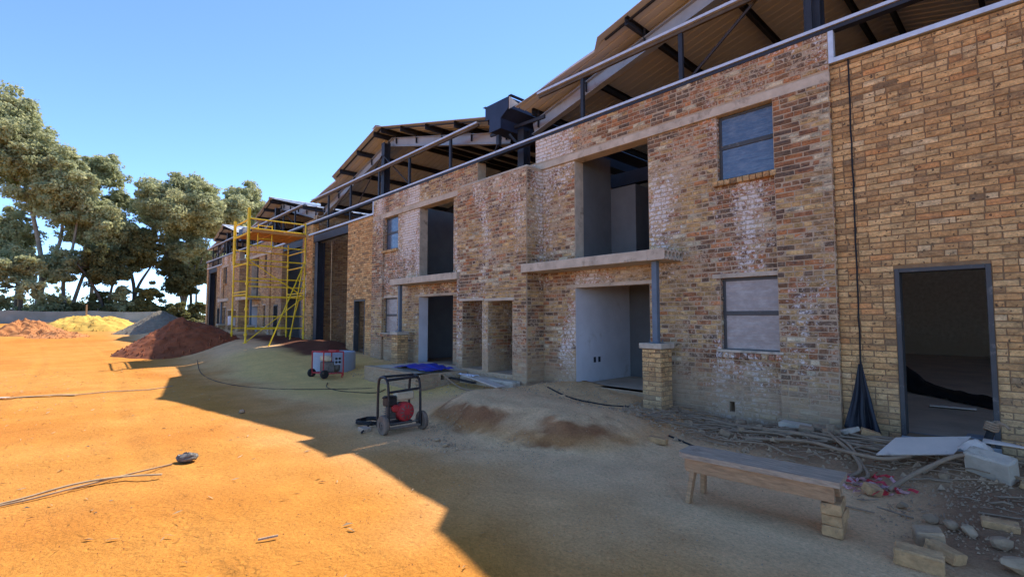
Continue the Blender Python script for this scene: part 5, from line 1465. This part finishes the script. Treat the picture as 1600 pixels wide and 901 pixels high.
mb = MB(); mb.box(-.66, -.40, 7.78, 8.0, .205, .215); o = mb.build('floor_tile', 'grey_steel', origin=(-.55, 7.55, .2)); tag(o, 'single grey tile lying just inside the side door', 'tile')
# white boards on the mound behind
mb = MB(); mb.beam((-8.55, 6.5, G(-8.55,6.5)+.22), (-7.3, 6.42, G(-7.3,6.42)+.06), .22, .02); o = mb.build('white_plank', 'white_board', origin=(-8, 6.45, .2)); tag(o, 'long white plank sloping from the plinth down to the dirt mound', 'plank')
cloth('white_sheet', 'paper', lambda a, b: (-8.75 + .55*a, 6.42 + .18*b, .345 + .05*abs(nz(a*5, b*4))), 10, 5, 'small crumpled white sheet on the ledge beside the plinth', 'sheet', thick=.004)
mb = MB(); mb.beam((-8.95, 6.36, .26), (-8.0, 6.3, .24), .1, .025); o = mb.build('dark_plank', 'rubber', origin=(-8.5, 6.33, .2)); tag(o, 'dark plank under the small white sheet by the plinth', 'plank')
# tape
mb = MB(); rr = random.Random(14); mr = MB()
for k in range(26):
    x = -1.12 + rr.gauss(0, .13); y = 5.55 + rr.gauss(0, .12); z = G(x, y) + .02
    a = rr.uniform(0, 6.28); n_ = 6; wd = .022; pts = []
    for i in range(n_+1):
        a += rr.uniform(-.6, .6); x += math.cos(a)*.035; y += math.sin(a)*.035; pts.append((x, y, max(G(x,y)+.01, z + .02*math.sin(i*1.3+k))))
    tgt = mr if k % 3 == 0 else mb
    vs = []
    for p in pts: vs += [(p[0], p[1], p[2]), (p[0] + wd*.7, p[1] + wd*.3, p[2] + wd)]
    tgt.add(vs, [(2*i, 2*i+2, 2*i+3, 2*i+1) for i in range(n_)])
t = thing('barrier_tape', (-1.12, 5.55, G(-1.12, 5.55)), 'tangle of red and white barrier tape behind the bench end', 'barrier tape')
mb.build('pale_tape', 'pink_tape', t, fix=False); mr.build('red_tape', 'red_tape', t, fix=False)
# plastic bag on the sand
def bagf(a, b):
    th = b*2*math.pi; r = .09*math.sin(math.pi*(.02+.96*a))*(1 + .25*nz(math.cos(th)*2, math.sin(th)*2, a*4, 1.5))
    return (-6.50 + math.cos(th)*r, 1.07 + math.sin(th)*r*1.15, G(-6.5, 1.07) + .045 - .045*math.cos(math.pi*a) + .02*nz(math.cos(th)*3, math.sin(th)*3, a*5, 2))
mb = MB(); vs = [bagf(i/16, j/22) for i in range(17) for j in range(22)]
mb.add(vs, [(i*22+j, i*22+(j+1) % 22, (i+1)*22+(j+1) % 22, (i+1)*22+j) for i in range(16) for j in range(22)])
o = mb.build('plastic_bag', 'rubber', origin=(-6.5, 1.07, 0), smooth=False); o.data.materials[0] = simple('grey_plastic_bag', (.13,.115,.1), .35, var=.6, scale=22, bump=.3); tag(o, 'crumpled grey plastic bag lying on the orange sand', 'plastic bag')
# strips on the sand at the left
def strip(pts, w_, label, mat='strip_wood', name='timber_strip', h=.012):
    P = curve([(x, y, G(x, y) + .012 + z) for x, y, z in pts], 6); mb = MB(); N_ = len(P); vs = []
    for i, p in enumerate(P):
        d = (P[min(i+1, N_-1)] - P[max(i-1, 0)]).normalized(); e = Vector((-d.y, d.x, 0)).normalized()*w_/2
        vs += [tuple(p-e), tuple(p+e), tuple(p+e+Vector((0,0,h))), tuple(p-e+Vector((0,0,h)))]
    fs = [(4*i+j, 4*i+(j+1) % 4, 4*i+4+(j+1) % 4, 4*i+4+j) for i in range(N_-1) for j in range(4)] + [(0,1,2,3), (4*N_-4, 4*N_-3, 4*N_-2, 4*N_-1)]
    mb.add(vs, fs); o = mb.build(name, mat, origin=P[0]); return tag(o, label, 'timber strip' if mat != 'rubber' else 'cable', None)
strip([(-6.0,-.62,0),(-6.08,-.25,.0),(-6.2,.12,.02),(-6.15,.45,.03),(-6.0,.78,.02)], .028, 'long pale timber strip curving over the sand at the lower left')
strip([(-5.98,-.62,0),(-6.02,-.2,.0),(-6.1,.1,.01),(-6.25,.5,.01),(-6.42,.92,.0)], .02, 'second thin timber strip crossing the long pale one')
strip([(-14.5,-1.9,0),(-14.1,-1.2,0),(-13.8,-.75,.01)], .12, 'grey plank end at the left edge of the sand', 'white_board')
strip([(-13.8,-.75,0),(-13.6,-.1,.01),(-13.4,.25,.0)], .10, 'short yellowish board lying beyond the grey plank')
strip([(-13.4,.25,0),(-13.5,.8,.0),(-13.3,1.4,.0),(-13.6,1.9,.0)], .03, 'thin twig running on from the yellowish board', 'wood')
strip([(-7.4,-.65,0),(-7.25,-.5,.03),(-6.95,-.42,.0)], .03, 'small curved bark piece above the long timber strip', 'wood')
strip([(-3.85,1.08,0),(-3.8,1.2,.01)], .013, 'short dark stick in the footprints', 'wood')
strip([(-16.2,-1.6,0),(-15.9,-1.35,.05)], .15, 'yellow offcut at the left edge of the sand')
rock('stone', (-9.1, 2.25), (.13,.10,.07), .2, 'small tan stone at the edge of the shadow on the sand', 'stone', 40, group=None)
rock('stone', (-5.35, 3.6), (.10,.08,.05), .2, 'pale stone on the left of the little pebble cluster', 'pale_stone', 41, group='pebbles before the mound')
rock('stone', (-5.05, 3.52), (.11,.09,.06), 1.2, 'pale stone on the right of the little pebble cluster', 'pale_stone', 42, group='pebbles before the mound')
rock('stone', (-2.95, 7.1), (.24,.18,.12), 1.2, 'dark dirt clod under the air hole in the wall', 'stone', 43)
